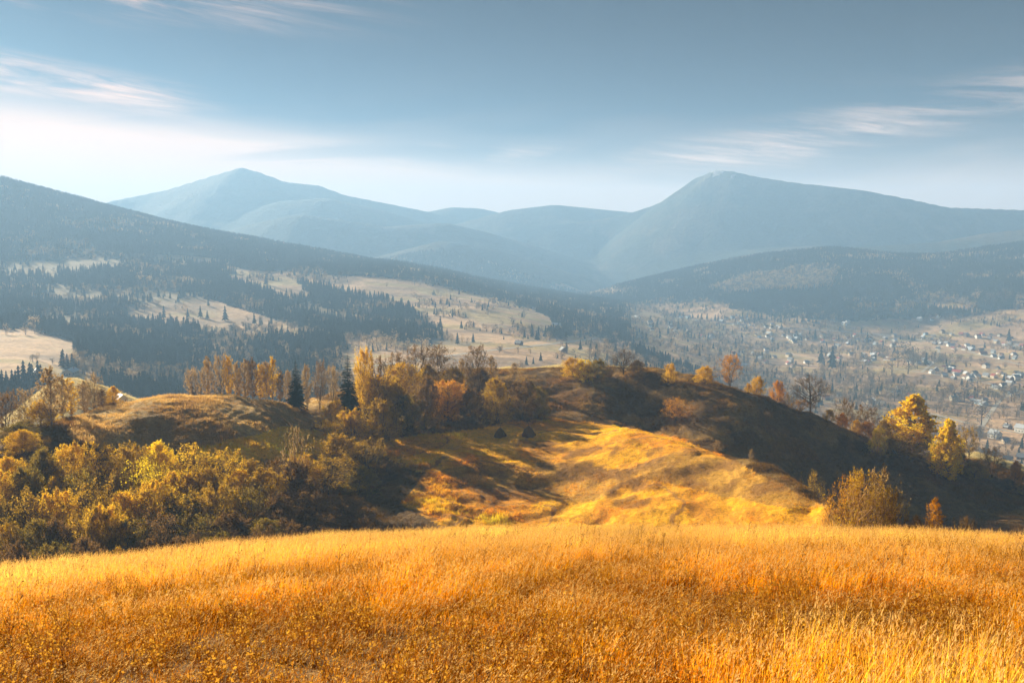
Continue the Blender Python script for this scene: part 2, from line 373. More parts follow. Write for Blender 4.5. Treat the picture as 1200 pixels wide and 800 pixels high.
# ------------------------------------------------------------------ materials
def newmat(name):
    m = bpy.data.materials.new(name); m.use_nodes = True; n = NT(m.node_tree); n.n.clear()
    out = n.new('ShaderNodeOutputMaterial'); return m, n, out
def principled(n, out, col, rough=0.9, bump=None, bdist=0.1, bstr=1.0):
    b = n.new('ShaderNodeBsdfPrincipled'); n.set(b.inputs['Base Color'], col); b.inputs['Roughness'].default_value = rough
    b.inputs['Specular IOR Level'].default_value = 0.15
    if bump is not None:
        bp = n.new('ShaderNodeBump'); bp.inputs['Strength'].default_value = bstr; bp.inputs['Distance'].default_value = bdist
        n.link(bump, bp.inputs['Height']); n.link(bp.outputs[0], b.inputs['Normal'])
    n.link(b.outputs[0], out.inputs[0]); return b
def ground_mat(name, s1, s2, bd, var=0.5):
    m, n, out = newmat(name)
    at = n.new('ShaderNodeAttribute', attribute_name='albedo')
    g = n.new('ShaderNodeNewGeometry'); pos = g.outputs['Position']
    a = n.noise(pos, s1, 6, 0.6); b = n.noise(pos, s2, 4, 0.6)
    f = n.math('MULTIPLY', n.math('ADD', a, b), 0.5)
    k = n.math('ADD', n.math('MULTIPLY', n.ss(f, 0.3, 0.7), var * 2), 1 - var)
    kc = n.comb(k, k, k)
    col = n.mix(1.0, at.outputs['Color'], kc, 'MULTIPLY')
    principled(n, out, col, 0.95, f, bd)
    return m
M_MEADOW = ground_mat('meadow_soil', 3.0, 14.0, 0.06)
M_HILL = ground_mat('hill_grass', 0.9, 3.5, 0.7, 0.45)
M_VALLEY = ground_mat('valley_fields', 0.05, 0.25, 3.0, 0.35)
M_MOUNT = ground_mat('mountain_side', 0.012, 0.06, 18.0, 0.4)

def sheet(name, j0, j1, mat):
    x = XG[:, j0:j1]; y = YG[:, j0:j1]; z = ZG[:, j0:j1]; na, nr = x.shape
    co = np.stack([x, y, z], -1).reshape(-1, 3)
    idx = np.arange(na * nr).reshape(na, nr)
    q = np.stack([idx[:-1, :-1], idx[:-1, 1:], idx[1:, 1:], idx[1:, :-1]], -1).reshape(-1, 4)
    me = fast_mesh(name, co, q, 4)
    ca = me.color_attributes.new('albedo', 'FLOAT_COLOR', 'POINT')
    cc = np.c_[CG[:, j0:j1].reshape(-1, 3), np.ones(na * nr)]
    ca.data.foreach_set('color', cc.astype(np.float32).ravel())
    me.polygons.foreach_set('use_smooth', np.ones(len(q), bool))
    me.materials.append(mat)
    o = bpy.data.objects.new(name, me); COL.objects.link(o); o['kind'] = 'structure'
    return o
def fast_mesh(name, co, faces, k):
    me = bpy.data.meshes.new(name); co = np.asarray(co, np.float32); faces = np.asarray(faces, np.int32)
    me.vertices.add(len(co)); me.vertices.foreach_set('co', co.ravel())
    me.loops.add(len(faces) * k); me.loops.foreach_set('vertex_index', faces.ravel())
    me.polygons.add(len(faces)); me.polygons.foreach_set('loop_start', np.arange(0, len(faces) * k, k, dtype=np.int32))
    me.polygons.foreach_set('loop_total', np.full(len(faces), k, np.int32))
    me.update(calc_edges=True); me.validate(); return me
def jr(r): return int(np.argmin(np.abs(RR - r)))
j1, j2, j3 = jr(55), jr(430), jr(3100)
sheet('meadow_ground', 0, j1 + 1, M_MEADOW)
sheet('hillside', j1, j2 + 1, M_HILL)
sheet('valley', j2, j3 + 1, M_VALLEY)
sheet('mountains', j3, len(RR), M_MOUNT)

# haze
def make_haze():
    m, n, out = newmat('haze_air')
    v = n.new('ShaderNodeVolumePrincipled'); v.inputs['Color'].default_value = (0.32, 0.54, 0.85, 1)
    v.inputs['Density'].default_value = HAZE; v.inputs['Anisotropy'].default_value = 0.18
    n.link(v.outputs[0], out.inputs['Volume'])
    s = 6200; z0 = float(ZG.min()) - 8; z1 = float(ZG.max()) + 15
    co = [(a * s, b * s, c) for c in (z0, z1) for b in (-1, 1) for a in (-1, 1)]
    f = [(0, 2, 3, 1), (4, 5, 7, 6), (0, 1, 5, 4), (2, 6, 7, 3), (0, 4, 6, 2), (1, 3, 7, 5)]
    o = bpy.data.objects.new('haze', fast_mesh('haze', co, f, 4)); o.data.materials.append(m); COL.objects.link(o); o['kind'] = 'stuff'
    o['label'] = 'pale blue haze filling the valley air'
make_haze()

def leaf_mat(name, c1, c2, trans=0.55, attr=None, c3=None, rnd=0.5):
    """foliage: per-leaf and per-tree variation, some light passes through"""
    m, n, out = newmat(name)
    g = n.new('ShaderNodeNewGeometry'); oi = n.new('ShaderNodeObjectInfo')
    if attr:
        at = n.new('ShaderNodeAttribute', attribute_name=attr); at.attribute_type = 'INSTANCER'
        c = at.outputs['Color']; k = n.math('ADD', n.math('MULTIPLY', g.outputs['Random Per Island'], rnd), 1 - rnd / 2)
        col = n.mix(1.0, c, n.comb(k, n.math('MULTIPLY', k, 1.0), k), 'MULTIPLY')
    else:
        f = n.math('ADD', n.math('MULTIPLY', g.outputs['Random Per Island'], 0.6), n.math('MULTIPLY', oi.outputs['Random'], 0.4))
        col = n.mix(f, (*c1, 1), (*c2, 1))
        if c3:
            tcn = n.new('ShaderNodeTexCoord')
            col = n.mix(n.ss(n.noise(tcn.outputs['Object'], 0.45, 3, 0.6), 0.48, 0.62), col, (*c3, 1))
    d = n.new('ShaderNodeBsdfDiffuse'); t = n.new('ShaderNodeBsdfTranslucent'); mx = n.new('ShaderNodeMixShader')
    n.link(col, d.inputs[0]); n.link(col, t.inputs[0]); mx.inputs[0].default_value = trans
    n.link(d.outputs[0], mx.inputs[1]); n.link(t.outputs[0], mx.inputs[2]); n.link(mx.outputs[0], out.inputs[0])
    return m
def plain(name, c, rough=0.8, c2=None, scale=3.0):
    m, n, out = newmat(name)
    if c2:
        tcn = n.new('ShaderNodeTexCoord'); f = n.noise(tcn.outputs['Object'], scale, 5, 0.6)
        principled(n, out, n.mix(n.ss(f, 0.35, 0.65), (*c, 1), (*c2, 1)), rough, f, 0.03)
    else: principled(n, out, (*c, 1), rough)
    return m
ML = {
 'yellow': leaf_mat('yellow_leaves', (.95,.76,.015), (.90,.60,.015), c3=(.78,.50,.02)),
 'gold': leaf_mat('gold_leaves', (.90,.58,.022), (.68,.39,.02), c3=(.50,.30,.022)),
 'amber': leaf_mat('amber_leaves', (.62,.38,.03), (.40,.23,.02), c3=(.27,.17,.02)),
 'orange': leaf_mat('orange_leaves', (.76,.37,.03), (.56,.24,.02), c3=(.50,.25,.025)),
 'olive': leaf_mat('olive_leaves', (.40,.27,.03), (.22,.15,.022), c3=(.15,.12,.02)),
 'brown': leaf_mat('brown_leaves', (.30,.17,.05), (.17,.09,.03), c3=(.12,.07,.025)),
 'tan': leaf_mat('tan_leaves', (.55,.37,.14), (.36,.22,.08), c3=(.30,.19,.07)),
 'needle': leaf_mat('spruce_needles', (.030,.045,.018), (.016,.028,.012), 0.1),
}
M_BARK = plain('bark', (.10,.065,.035), .9, (.055,.036,.022), 2.0)
M_PALEBARK = plain('pale_bark', (.34,.27,.18), .9, (.14,.10,.06), 2.0)
M_TWIG = plain('twig_bark', (.16,.095,.045), .9); M_PALETWIG = plain('pale_twig_bark', (.50,.30,.12), .9)

# ------------------------------------------------------------------ tree meshes
class Geo:
    def __init__(s): s.v = []; s.f = []; s.m = []; s.n = 0
    def add(s, verts, faces, mi=0):
        s.v.append(np.asarray(verts, float)); s.f += [tuple(int(i) + s.n for i in f) for f in faces]; s.m += [mi] * len(faces); s.n += len(verts)
    def tube(s, pts, rad, sides=5, mi=0):
        pts = np.asarray(pts, float); V = []
        for i, p in enumerate(pts):
            d = pts[min(i + 1, len(pts) - 1)] - pts[max(i - 1, 0)]; d = d / (np.linalg.norm(d) + 1e-9)
            u = np.cross(d, (0.31, 0.95, 0.05) if abs(d[1]) < .9 else (1, 0, 0)); u /= np.linalg.norm(u); v = np.cross(d, u)
            for k in range(sides):
                an = 2 * pi * k / sides; V.append(p + rad[i] * (u * math.cos(an) + v * math.sin(an)))
        Fc = []
        for i in range(len(pts) - 1):
            for k in range(sides):
                a = i * sides + k; b = i * sides + (k + 1) % sides; Fc.append((a, b, b + sides, a + sides))
        s.add(V, Fc, mi)
    def leaves(s, pos, size, mi=0, r_=None, flat=0.0):
        r_ = r_ or rng; pos = np.asarray(pos); n = len(pos)
        if n == 0: return
        a = r_.normal(size=(n, 3)); a /= np.linalg.norm(a, axis=1)[:, None]
        b = r_.normal(size=(n, 3)); b -= (a * b).sum(1)[:, None] * a; b /= np.linalg.norm(b, axis=1)[:, None]
        sz = size * (0.6 + 0.8 * r_.random(n))[:, None]
        V = np.stack([pos - a * sz, pos - b * sz * .6, pos + a * sz, pos + b * sz * .6], 1).reshape(-1, 3)
        base = np.arange(n)[:, None] * 4 + np.arange(4)
        s.add(V, base, mi)
    def mesh(s, name, mats):
        me = bpy.data.meshes.new(name); V = np.concatenate(s.v) if s.v else np.zeros((0, 3))
        me.from_pydata(V.tolist(), [], s.f)
        for m in mats: me.materials.append(m)
        me.polygons.foreach_set('material_index', np.array(s.m, np.int32)); me.update(); return me

def envelope(kind, u):
    """crown radius (0..1) at relative height u in the crown"""
    if kind == 'round': return np.sqrt(np.clip(1 - (2 * u - 1.0) ** 2, 0, 1)) ** .9
    if kind == 'bush': return np.sqrt(np.clip(1 - (1.05 * u) ** 2, 0, 1)) * (0.85 + .15 * np.clip(u * 4, 0, 1))
    if kind == 'conic': return np.clip(1.05 * (1 - u) ** .75 * np.clip(u * 3.5 + .25, 0, 1) ** .6, 0, 1)
    if kind == 'slender': return np.clip(np.sin(pi * np.clip(u * .92 + .06, 0, 1)) ** .6, 0, 1)
    if kind == 'fan': return np.clip(u * 1.7 + .12, 0, 1) * np.sqrt(np.clip(1 - u ** 3, 0, 1))
    return 1.0
def make_tree(kind, seed, H=10.0, W=8.0, base=0.15, n1=20, n2=6, n3=5, leaf=0.20, lpt=9, stems=1, spread=.55, trunk_r=.16, twig=.018, env='round', upb=0.5, crown_bias=.75):
    r_ = np.random.default_rng(seed)
    T = Geo(); Cn = Geo()
    hb = H * base
    stems_b = []
    for s_ in range(stems):
        off = np.array([0, 0, 0.]) if stems == 1 else np.array([r_.normal() * .35, r_.normal() * .35, 0])
        lean = r_.normal(size=2) * (0.04 if stems == 1 else 0.16) * H
        ph = r_.random(2) * 6; k = 9
        pts = []
        topf = .96 if stems == 1 else r_.uniform(.7, .95)
        for i in range(k):
            u = i / (k - 1)
            pts.append(off + np.array([lean[0] * u ** 1.4 + .02 * H * math.sin(ph[0] + u * 5) * u, lean[1] * u ** 1.4 + .02 * H * math.sin(ph[1] + u * 4) * u, -0.4 + (H * topf + .4) * u]))
        rad = [trunk_r * (1 - u) ** .8 * (1 / math.sqrt(stems)) + .02 for u in np.linspace(0, 1, k)]
        rad[0] *= 1.5
        T.tube(pts, rad, 6); stems_b.append((np.array(pts), rad))
    leafp = []
    lump = r_.random(8) * 6
    for b in range(n1):
        P_, rad = stems_b[b % stems]
        u = (b + r_.random()) / n1; u = u ** crown_bias
        ang = b * 2.4 + r_.random() * .9
        er = envelope(env, u) * W / 2 * (0.78 + .3 * r_.random() + .12 * math.sin(3 * ang + lump[0]) + .1 * math.sin(9 * u + lump[1]))
        zt = hb + (H - hb) * u
        end = np.array([P_[-1][0] * .4 * u + er * math.cos(ang), P_[-1][1] * .4 * u + er * math.sin(ang), zt])
        ua = np.clip((zt - upb * er - .02 * H) / H, .05 + base * .3, .93)
        st = np.array([np.interp(ua * (len(P_) - 1), np.arange(len(P_)), P_[:, k]) for k in range(3)])
        L = np.linalg.norm(end - st)
        mid = []
        for v in np.linspace(0, 1, 5):
            p = st + (end - st) * v; p[2] += (math.sin(v * pi) * -.06 if env != 'fan' else math.sin(v * pi) * -.02) * L
            p += r_.normal(size=3) * .025 * L * (v > 0) ; mid.append(p)
        r0 = min(.45 * np.interp(ua * (len(P_) - 1), np.arange(len(P_)), rad), .02 + L * .018)
        T.tube(mid, [r0 * (1 - .75 * v) + .012 for v in np.linspace(0, 1, 5)], 4)
        mid = np.array(mid)
        for c in range(n2):
            v = .3 + .7 * (c + r_.random() * .7) / n2
            p0 = np.array([np.interp(v * 4, np.arange(5), mid[:, k]) for k in range(3)])
            dr = end - st; dr = dr / (L + 1e-6); side = r_.normal(size=3); side -= side.dot(dr) * dr; side /= np.linalg.norm(side) + 1e-6
            l2 = (.30 + .25 * r_.random()) * max(L, W * .25) * (1.15 - .5 * v)
            d2 = dr * .55 + side * spread * 1.3 + np.array([0, 0, .35 * upb]); d2 /= np.linalg.norm(d2)
            p1 = p0 + d2 * l2
            if p1[2] < .15: p1[2] = .15 + r_.random() * .3
            T.tube([p0, (p0 + p1) / 2 + r_.normal(size=3) * .04 * l2, p1], [r0 * .35 + .008, r0 * .2 + .006, .008], 3)
            for t in range(n3):
                q0 = p0 + (p1 - p0) * (.25 + .75 * (t + r_.random()) / n3)
                d3 = d2 * .6 + r_.normal(size=3) * .55 + np.array([0, 0, .25 * upb + (.35 if env == 'fan' or kind == 'shrub' else 0)]); d3 /= np.linalg.norm(d3)
                l3 = l2 * (.35 + .35 * r_.random())
                q1 = q0 + d3 * l3
                a = np.cross(d3, (0, .2, 1)); a /= np.linalg.norm(a) + 1e-6; b_ = np.cross(d3, a)
                tw = twig
                Cn.add([q0 + a * tw, q0 - a * tw * .5 + b_ * tw, q0 - a * tw * .5 - b_ * tw, q1], [(0, 1, 3), (1, 2, 3), (2, 0, 3)], 1)
                m = r_.poisson(lpt)
                if m:
                    uu = r_.random((m, 1)); leafp.append(q0 + (q1 - q0) * uu + r_.normal(size=(m, 3)) * l3 * .24)
    if leafp: Cn.leaves(np.concatenate(leafp), leaf, 0, r_)
    return T, Cn
KINDS = {}
def reg(name, variants, lm, bark, **kw):
    L = []
    for s in range(variants):
        T, Cn = make_tree(name, hash_(name) + s * 13, **kw)
        H = kw.get('H', 10.0); V = np.concatenate(Cn.v); W = np.percentile(np.hypot(V[:, 0], V[:, 1]), 97) * 2
        L.append((T.mesh(name + '_trunk', [bark]), Cn.mesh(name + '_crown', [lm, M_PALETWIG if bark is M_PALETWIG else M_TWIG]), float(np.percentile(V[:, 2], 99.5)), float(W)))
    KINDS[name] = L
def hash_(s): return sum(ord(c) * (i + 3) for i, c in enumerate(s)) % 9973
reg('round_tree', 3, ML['gold'], M_BARK, W=9.5, base=.12, n1=34, n2=8, n3=5, leaf=.10, lpt=16, env='round')
reg('bushy_tree', 4, ML['gold'], M_BARK, W=9.5, base=.03, n1=38, n2=8, n3=5, leaf=.10, lpt=15, env='bush', stems=3)
reg('twiggy', 3, ML['tan'], M_PALETWIG, H=6.0, W=6.5, base=.02, n1=40, n2=7, n3=6, leaf=.06, lpt=3.4, env='bush', stems=6, upb=.35, trunk_r=.09, twig=.008)
reg('thin_tree', 3, ML['amber'], M_BARK, W=7.5, base=.22, n1=24, n2=7, n3=6, leaf=.10, lpt=4.6, env='round', stems=2, upb=.8)
reg('slender_tree', 3, ML['tan'], M_PALEBARK, W=3.6, base=.14, n1=28, n2=6, n3=4, leaf=.11, lpt=5.5, env='slender', upb=1.2, trunk_r=.11)
reg('larch', 2, ML['yellow'], M_BARK, W=6.5, base=.10, n1=44, n2=8, n3=5, leaf=.125, lpt=12, env='conic', upb=.3, trunk_r=.2, crown_bias=.9)
reg('bare_tree', 2, ML['brown'], M_BARK, W=9.5, base=.16, n1=26, n2=8, n3=8, leaf=.12, lpt=.35, env='fan', upb=.55, trunk_r=.24, twig=.024)
reg('shrub', 3, ML['amber'], M_TWIG, H=5.0, W=6.0, base=.02, n1=34, n2=6, n3=5, leaf=.08, lpt=2.2, env='fan', stems=5, upb=1.0, trunk_r=.08, twig=.014)

def make_spruce(seed, H=14.0, W=5.8, whorls=36, nb=12, detail=7):
    r_ = np.random.default_rng(seed); T = Geo(); Cn = Geo()
    T.tube([(0, 0, -.4), (0, 0, H * .5), (0, 0, H * .98)], [.22, .12, .02], 6)
    for i in range(whorls):
        u = i / whorls; z = H * (.06 + .92 * u); Rr = W / 2 * (1 - u) ** .8 * r_.uniform(.8, 1.15) + .18
        m = max(4, int(nb * (1 - u * .5)))
        for k in range(m):
            an = 2 * pi * k / m + r_.random() * .8 + i; L = Rr * r_.uniform(.7, 1.15)
            d = np.array([math.cos(an), math.sin(an), 0]); sd = np.array([-d[1], d[0], 0]); dr = -.38 * (1 - u) + .1
            for q in range(detail):
                v = (q + .3) / detail; p = np.array([0, 0, z]) + d * L * v + np.array([0, 0, dr * L * v * v + .05 * L])
                wd = (L * .30 + .12) * (1 - v * .75) * r_.uniform(.7, 1.3); ln = L / detail * 1.9
                Cn.add([p - sd * wd + np.array([0, 0, -.16 * L * .6]) + d * ln * .4, p, p + sd * wd + np.array([0, 0, -.16 * L * .6]) + d * ln * .4, p + d * ln + np.array([0, 0, -.05])], [(0, 1, 3), (1, 2, 3)], 0)
    Cn.add([(0.06, 0, H * .93), (-.06, .05, H * .93), (-.03, -.06, H * .93), (0, 0, H * 1.02)], [(0, 1, 3), (1, 2, 3), (2, 0, 3)], 0)
    return T, Cn
L = []
for s in range(2):
    T, Cn = make_spruce(40 + s); L.append((T.mesh('spruce_trunk', [M_BARK]), Cn.mesh('spruce_crown', [ML['needle']]), 14.2, 5.2))
KINDS['spruce'] = L

def thing(name, loc, rz=0, scale=(1, 1, 1), label=None, cat=None, group=None):
    o = bpy.data.objects.new(name, None); COL.objects.link(o); o.empty_display_size = .5
    o.location = loc; o.rotation_euler = (0, 0, rz); o.scale = scale
    o['label'] = label; o['category'] = cat
    if group: o['group'] = group
    return o
def part(name, me, parent, mat=None, loc=(0, 0, 0), label=None):
    o = bpy.data.objects.new(name, me); COL.objects.link(o); o.parent = parent; o.location = loc
    if mat: o.material_slots[0].link = 'OBJECT'; o.material_slots[0].material = mat
    if label: o['label'] = label
    return o
OBJNAME = {'twiggy': 'twiggy_bush', 'round_tree': 'autumn_tree', 'bushy_tree': 'bushy_tree', 'thin_tree': 'thin_tree', 'slender_tree': 'birch_tree', 'larch': 'golden_larch', 'bare_tree': 'bare_tree', 'shrub': 'shrub', 'spruce': 'spruce_tree'}
def place_tree(kind, px, d, top, wpx, col, label, group=None, rz=None, cat='tree', basey=None):
    if px > 700 and d > 250: d *= float(np.interp(px, [700, 760, 810, 850, 900, 950, 1000, 1050, 1100, 1150, 1200], [1, 1.012, 1.025, 1.06, 1.123, 1.194, 1.287, 1.373, 1.461, 1.537, 1.597]))
    a, t = ray(px, top); d *= K
    if basey is not None: x, y, z, d = hit(px, basey, 90)
    x = d * math.sin(a); y = d * math.cos(a); z = float(gz(x, y))
    h = max(1.5, d * float(t) - z)
    i = random.randrange(len(KINDS[kind])); tm, cm, H0, W0 = KINDS[kind][i]
    sz = h / H0; sx = wpx * d / F / W0
    o = thing(OBJNAME[kind], (x, y, z), random.random() * 6.28 if rz is None else rz, (sx, sx, sz), label, cat, group)
    part('trunk', tm, o); part('crown', cm, o, ML[col] if kind != 'spruce' else None)
    return o

# ------------------------------------------------------------------ scattering of uncountable growth
def scatter(name, pts, scl, rot, sources, tint=None, sclz=None, label=None, lean=None):
    """one object whose points carry instances of the source meshes"""
    pts = np.asarray(pts, float); n = len(pts)
    me = bpy.data.meshes.new(name); me.vertices.add(n); me.vertices.foreach_set('co', pts.astype(np.float32).ravel())
    sv = np.stack([scl, scl, sclz if sclz is not None else scl], -1)
    rv = np.zeros((n, 3)); rv[:, 2] = rot
    if lean is not None: rv[:, :2] = lean
    a = me.attributes.new('scl', 'FLOAT_VECTOR', 'POINT'); a.data.foreach_set('vector', sv.astype(np.float32).ravel())
    a = me.attributes.new('rotv', 'FLOAT_VECTOR', 'POINT'); a.data.foreach_set('vector', rv.astype(np.float32).ravel())
    a = me.attributes.new('pick', 'INT', 'POINT'); a.data.foreach_set('value', rng.integers(0, len(sources), n).astype(np.int32))
    if tint is not None:
        a = me.attributes.new('tint', 'FLOAT_COLOR', 'POINT'); a.data.foreach_set('color', np.c_[tint, np.ones(n)].astype(np.float32).ravel())
    me.update()
    o = bpy.data.objects.new(name, me); COL.objects.link(o); o['kind'] = 'stuff'
    if label: o['label'] = label
    sc = bpy.data.collections.new(name + '_sources')
    for i, m in enumerate(sources):
        so = bpy.data.objects.new('%s_source_%02d' % (name, i), m); sc.objects.link(so)
    g = bpy.data.node_groups.new(name, 'GeometryNodeTree')
    g.interface.new_socket('Geometry', in_out='INPUT', socket_type='NodeSocketGeometry')
    g.interface.new_socket('Geometry', in_out='OUTPUT', socket_type='NodeSocketGeometry')
    gi_ = g.nodes.new('NodeGroupInput'); go = g.nodes.new('NodeGroupOutput')
    ip = g.nodes.new('GeometryNodeInstanceOnPoints'); ci = g.nodes.new('GeometryNodeCollectionInfo')
    ci.inputs['Collection'].default_value = sc; ci.inputs['Separate Children'].default_value = True; ci.inputs['Reset Children'].default_value = True
    def attr(nm, ty):
        q = g.nodes.new('GeometryNodeInputNamedAttribute'); q.data_type = ty; q.inputs['Name'].default_value = nm; return q.outputs[0]
    er = g.nodes.new('FunctionNodeEulerToRotation')
    g.links.new(gi_.outputs[0], ip.inputs['Points']); g.links.new(ci.outputs[0], ip.inputs['Instance'])
    ip.inputs['Pick Instance'].default_value = True
    g.links.new(attr('pick', 'INT'), ip.inputs['Instance Index']); g.links.new(attr('scl', 'FLOAT_VECTOR'), ip.inputs['Scale'])
    g.links.new(attr('rotv', 'FLOAT_VECTOR'), er.inputs[0]); g.links.new(er.outputs[0], ip.inputs['Rotation'])
    g.links.new(ip.outputs[0], go.inputs[0])
    md = o.modifiers.new('scatter', 'NODES'); md.node_group = g
    return o

# ---- tufts of grass
def tuft(seed, n, h, sprd, wd, lean=(.22, 0), plume=0.0, bend=.5, mats=None, segs=2):
    r_ = np.random.default_rng(seed); V = []; Fc = []; Mi = []
    for i in range(n):
        b = np.array([r_.normal() * sprd, r_.normal() * sprd, 0]); hh = h * r_.uniform(.45, 1.1)
        an = r_.random() * 6.28; out = np.array([math.cos(an), math.sin(an), 0]) * bend * r_.random() + np.array([lean[0], lean[1], 0])
        side = np.array([-math.sin(an + r_.normal() * .5), math.cos(an), 0]); side /= np.linalg.norm(side)
        k0 = len(V)
        for s in range(segs):
            u = s / segs; p = b + np.array([0, 0, hh * u]) + out * hh * u * u; ww = wd * (1 - u * .6)
            V += [p - side * ww, p + side * ww]
        tip = b + np.array([0, 0, hh * .97]) + out * hh; V.append(tip)
        for s in range(segs - 1): Fc.append((k0 + 2 * s, k0 + 2 * s + 1, k0 + 2 * s + 3, k0 + 2 * s + 2)); Mi.append(0)
        Fc.append((k0 + 2 * segs - 2, k0 + 2 * segs - 1, k0 + 2 * segs)); Mi.append(0)
        if r_.random() < plume:
            ax = out / (np.linalg.norm(out) + 1e-6) * .5 + np.array([0, 0, .8])
            for q in range(5):
                c = tip - ax * (.02 * q) + r_.normal(size=3) * .006; dd = r_.normal(size=3); dd /= np.linalg.norm(dd); e = np.cross(ax, dd); k1 = len(V)
                V += [c - dd * .006, c + ax * .035 + e * .008, c + dd * .008]; Fc.append((k1, k1 + 1, k1 + 2)); Mi.append(1)
    me = bpy.data.meshes.new('grass_tuft'); me.from_pydata([list(map(float, v)) for v in V], [], Fc)
    for m in mats: me.materials.append(m)
    me.polygons.foreach_set('material_index', np.array(Mi, np.int32)); me.update(); return me
M_GR = leaf_mat('dry_grass', (1, 1, 1), (1, 1, 1), .5, attr='tint', rnd=.9)
M_SEED = leaf_mat('seed_heads', (.80, .52, .18), (.60, .34, .09), .4)
M_WEED = leaf_mat('weed_stalks', (.16, .075, .03), (.10, .045, .02), .15)
src = [tuft(100 + i, 40, .52, .12, .0034, bend=.35, plume=.45, mats=[M_GR, M_SEED]) for i in range(4)] + \
      [tuft(120 + i, 44, .36, .14, .0042, bend=.7, lean=(.1, 0), plume=.1, mats=[M_GR, M_SEED]) for i in range(3)]
NT_ = 36000
a = rng.uniform(-.66, .66, NT_); r = np.sqrt(rng.uniform(3.2 ** 2, 47 ** 2, NT_))
x = r * np.sin(a); y = r * np.cos(a); z = gz(x, y)
n1 = fbm(x, y, 5, 4, .6, 51) + fbm(x, y, 14, 2, .5, 53) * .5; n2 = fbm(x, y, 1.2, 3, .6, 52)
pale = np.clip(sstep(r, 13, 33) * .85 + n1 * .55, 0, 1); red = sstep(-n1 + n2 * .6 + (20 - r) * .032, .05, .55)
t = lerp(C3(.92, .38, .004), C3(.97, .66, .13), pale); t = lerp(t, C3(.52, .19, .01), red * .9)
t = np.clip(t * (1 + n2 * .5 + n1 * .55)[:, None] * (1 + .12 * sstep(22 - r, 0, 13))[:, None], 0.003, 1)
t = np.where((rng.random(NT_) < .12 + .22 * red)[:, None], C3(.20, .065, .004), t)
scatter('meadow_grass', np.c_[x, y, z - .02], .85 + .35 * rng.random(NT_), rng.uniform(-.9, .9, NT_), src, t, sclz=(.85 + .4 * rng.random(NT_)) * np.clip(1 - .4 * red + .5 * n1, .35, 1.5), label='tall dry golden grass covering the near meadow')
# dry leafy weeds, dark seed stalks
def weed(seed):
    r_ = np.random.default_rng(seed); G = Geo(); h = r_.uniform(.6, .95); k = r_.uniform(-.1, .18)
    pts = [np.array([k * u * u * h, .03 * math.sin(u * 5), h * u]) for u in np.linspace(0, 1, 5)]
    G.tube(pts, [.0045, .004, .0035, .003, .002], 3)
    for i in range(9):
        u = r_.uniform(.45, 1); p = np.array([k * u * u * h, .03 * math.sin(u * 5), h * u]); an = r_.random() * 6.28
        q = p + np.array([math.cos(an) * .07, math.sin(an) * .07, .09]) * r_.uniform(.5, 1.3)
        G.tube([p, q], [.002, .0015], 3); G.leaves(q + r_.normal(size=(4, 3)) * .008, .011, 0, r_)
    return G.mesh('weed', [M_WEED])
NW = 900
a = rng.uniform(-.62, .62, NW); r = np.sqrt(rng.uniform(5 ** 2, 42 ** 2, NW)); x = r * np.sin(a); y = r * np.cos(a)
keep = fbm(x, y, 4, 3, .6, 61) + rng.random(NW) * .5 > .12; x, y = x[keep], y[keep]
scatter('dry_weeds', np.c_[x, y, gz(x, y)], .55 + .35 * rng.random(len(x)), rng.uniform(-.6, .6, len(x)), [weed(i) for i in range(5)], label='thin dark seed stalks standing in the meadow grass')
def herb(seed):
    r_ = np.random.default_rng(seed); G = Geo()
    for s in range(7):
        an = r_.random() * 6.28; L = r_.uniform(.2, .42); b = r_.normal(size=3) * .05; b[2] = 0
        tip = b + np.array([math.cos(an) * L * .35, math.sin(an) * L * .35, L]); G.tube([b, tip], [.004, .002], 3)
        uu = r_.random((14, 1)) * .7 + .3; G.leaves(b + (tip - b) * uu + r_.normal(size=(14, 3)) * .025, .013, 0, r_)
    return G.mesh('herb', [leaf_h])
leaf_h = leaf_mat('herb_leaves', (.62, .33, .03), (.34, .14, .02), .5)
NH = 2600
a = rng.uniform(-.62, .62, NH); r = np.sqrt(rng.uniform(5 ** 2, 30 ** 2, NH)); x = r * np.sin(a); y = r * np.cos(a)
keep = fbm(x, y, 3, 3, .6, 62) - (r - 12) * .03 + rng.random(NH) * .3 > .0; x, y = x[keep], y[keep]
scatter('low_herbs', np.c_[x, y, gz(x, y)], .8 + .5 * rng.random(len(x)), rng.uniform(0, 6.28, len(x)), [herb(i) for i in range(4)], label='rusty leafy herbs between the near grass')

# ---- tufts on the hills beyond
srch = [tuft(200 + i, 16, .75, .35, .045, bend=.8, lean=(.1, 0), mats=[M_GR], segs=1) for i in range(4)]
NM = 260000
a = rng.uniform(-.62, .62, NM); r = np.sqrt(rng.uniform(105 ** 2, 375 ** 2, NM)); x = r * np.sin(a); y = r * np.cos(a)
v = visible(x, y, 1.0); a, r, x, y = a[v], r[v], x[v], y[v]; z = gz(x, y)
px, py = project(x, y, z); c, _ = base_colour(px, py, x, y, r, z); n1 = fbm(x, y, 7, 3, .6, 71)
mown = inpoly(px, py, [(540,515),(560,500),(640,492),(720,497),(800,515),(860,540),(930,575),(985,600),(985,640),(640,640)])
s = K * np.where(mown, .38, .75) * (.6 + .8 * rng.random(len(x))) * np.clip(1 + n1 * 1.4, .4, 2.2)
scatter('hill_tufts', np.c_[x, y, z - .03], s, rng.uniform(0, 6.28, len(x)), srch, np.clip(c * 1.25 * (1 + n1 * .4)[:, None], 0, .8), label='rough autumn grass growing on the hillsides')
print('tufts', len(x))

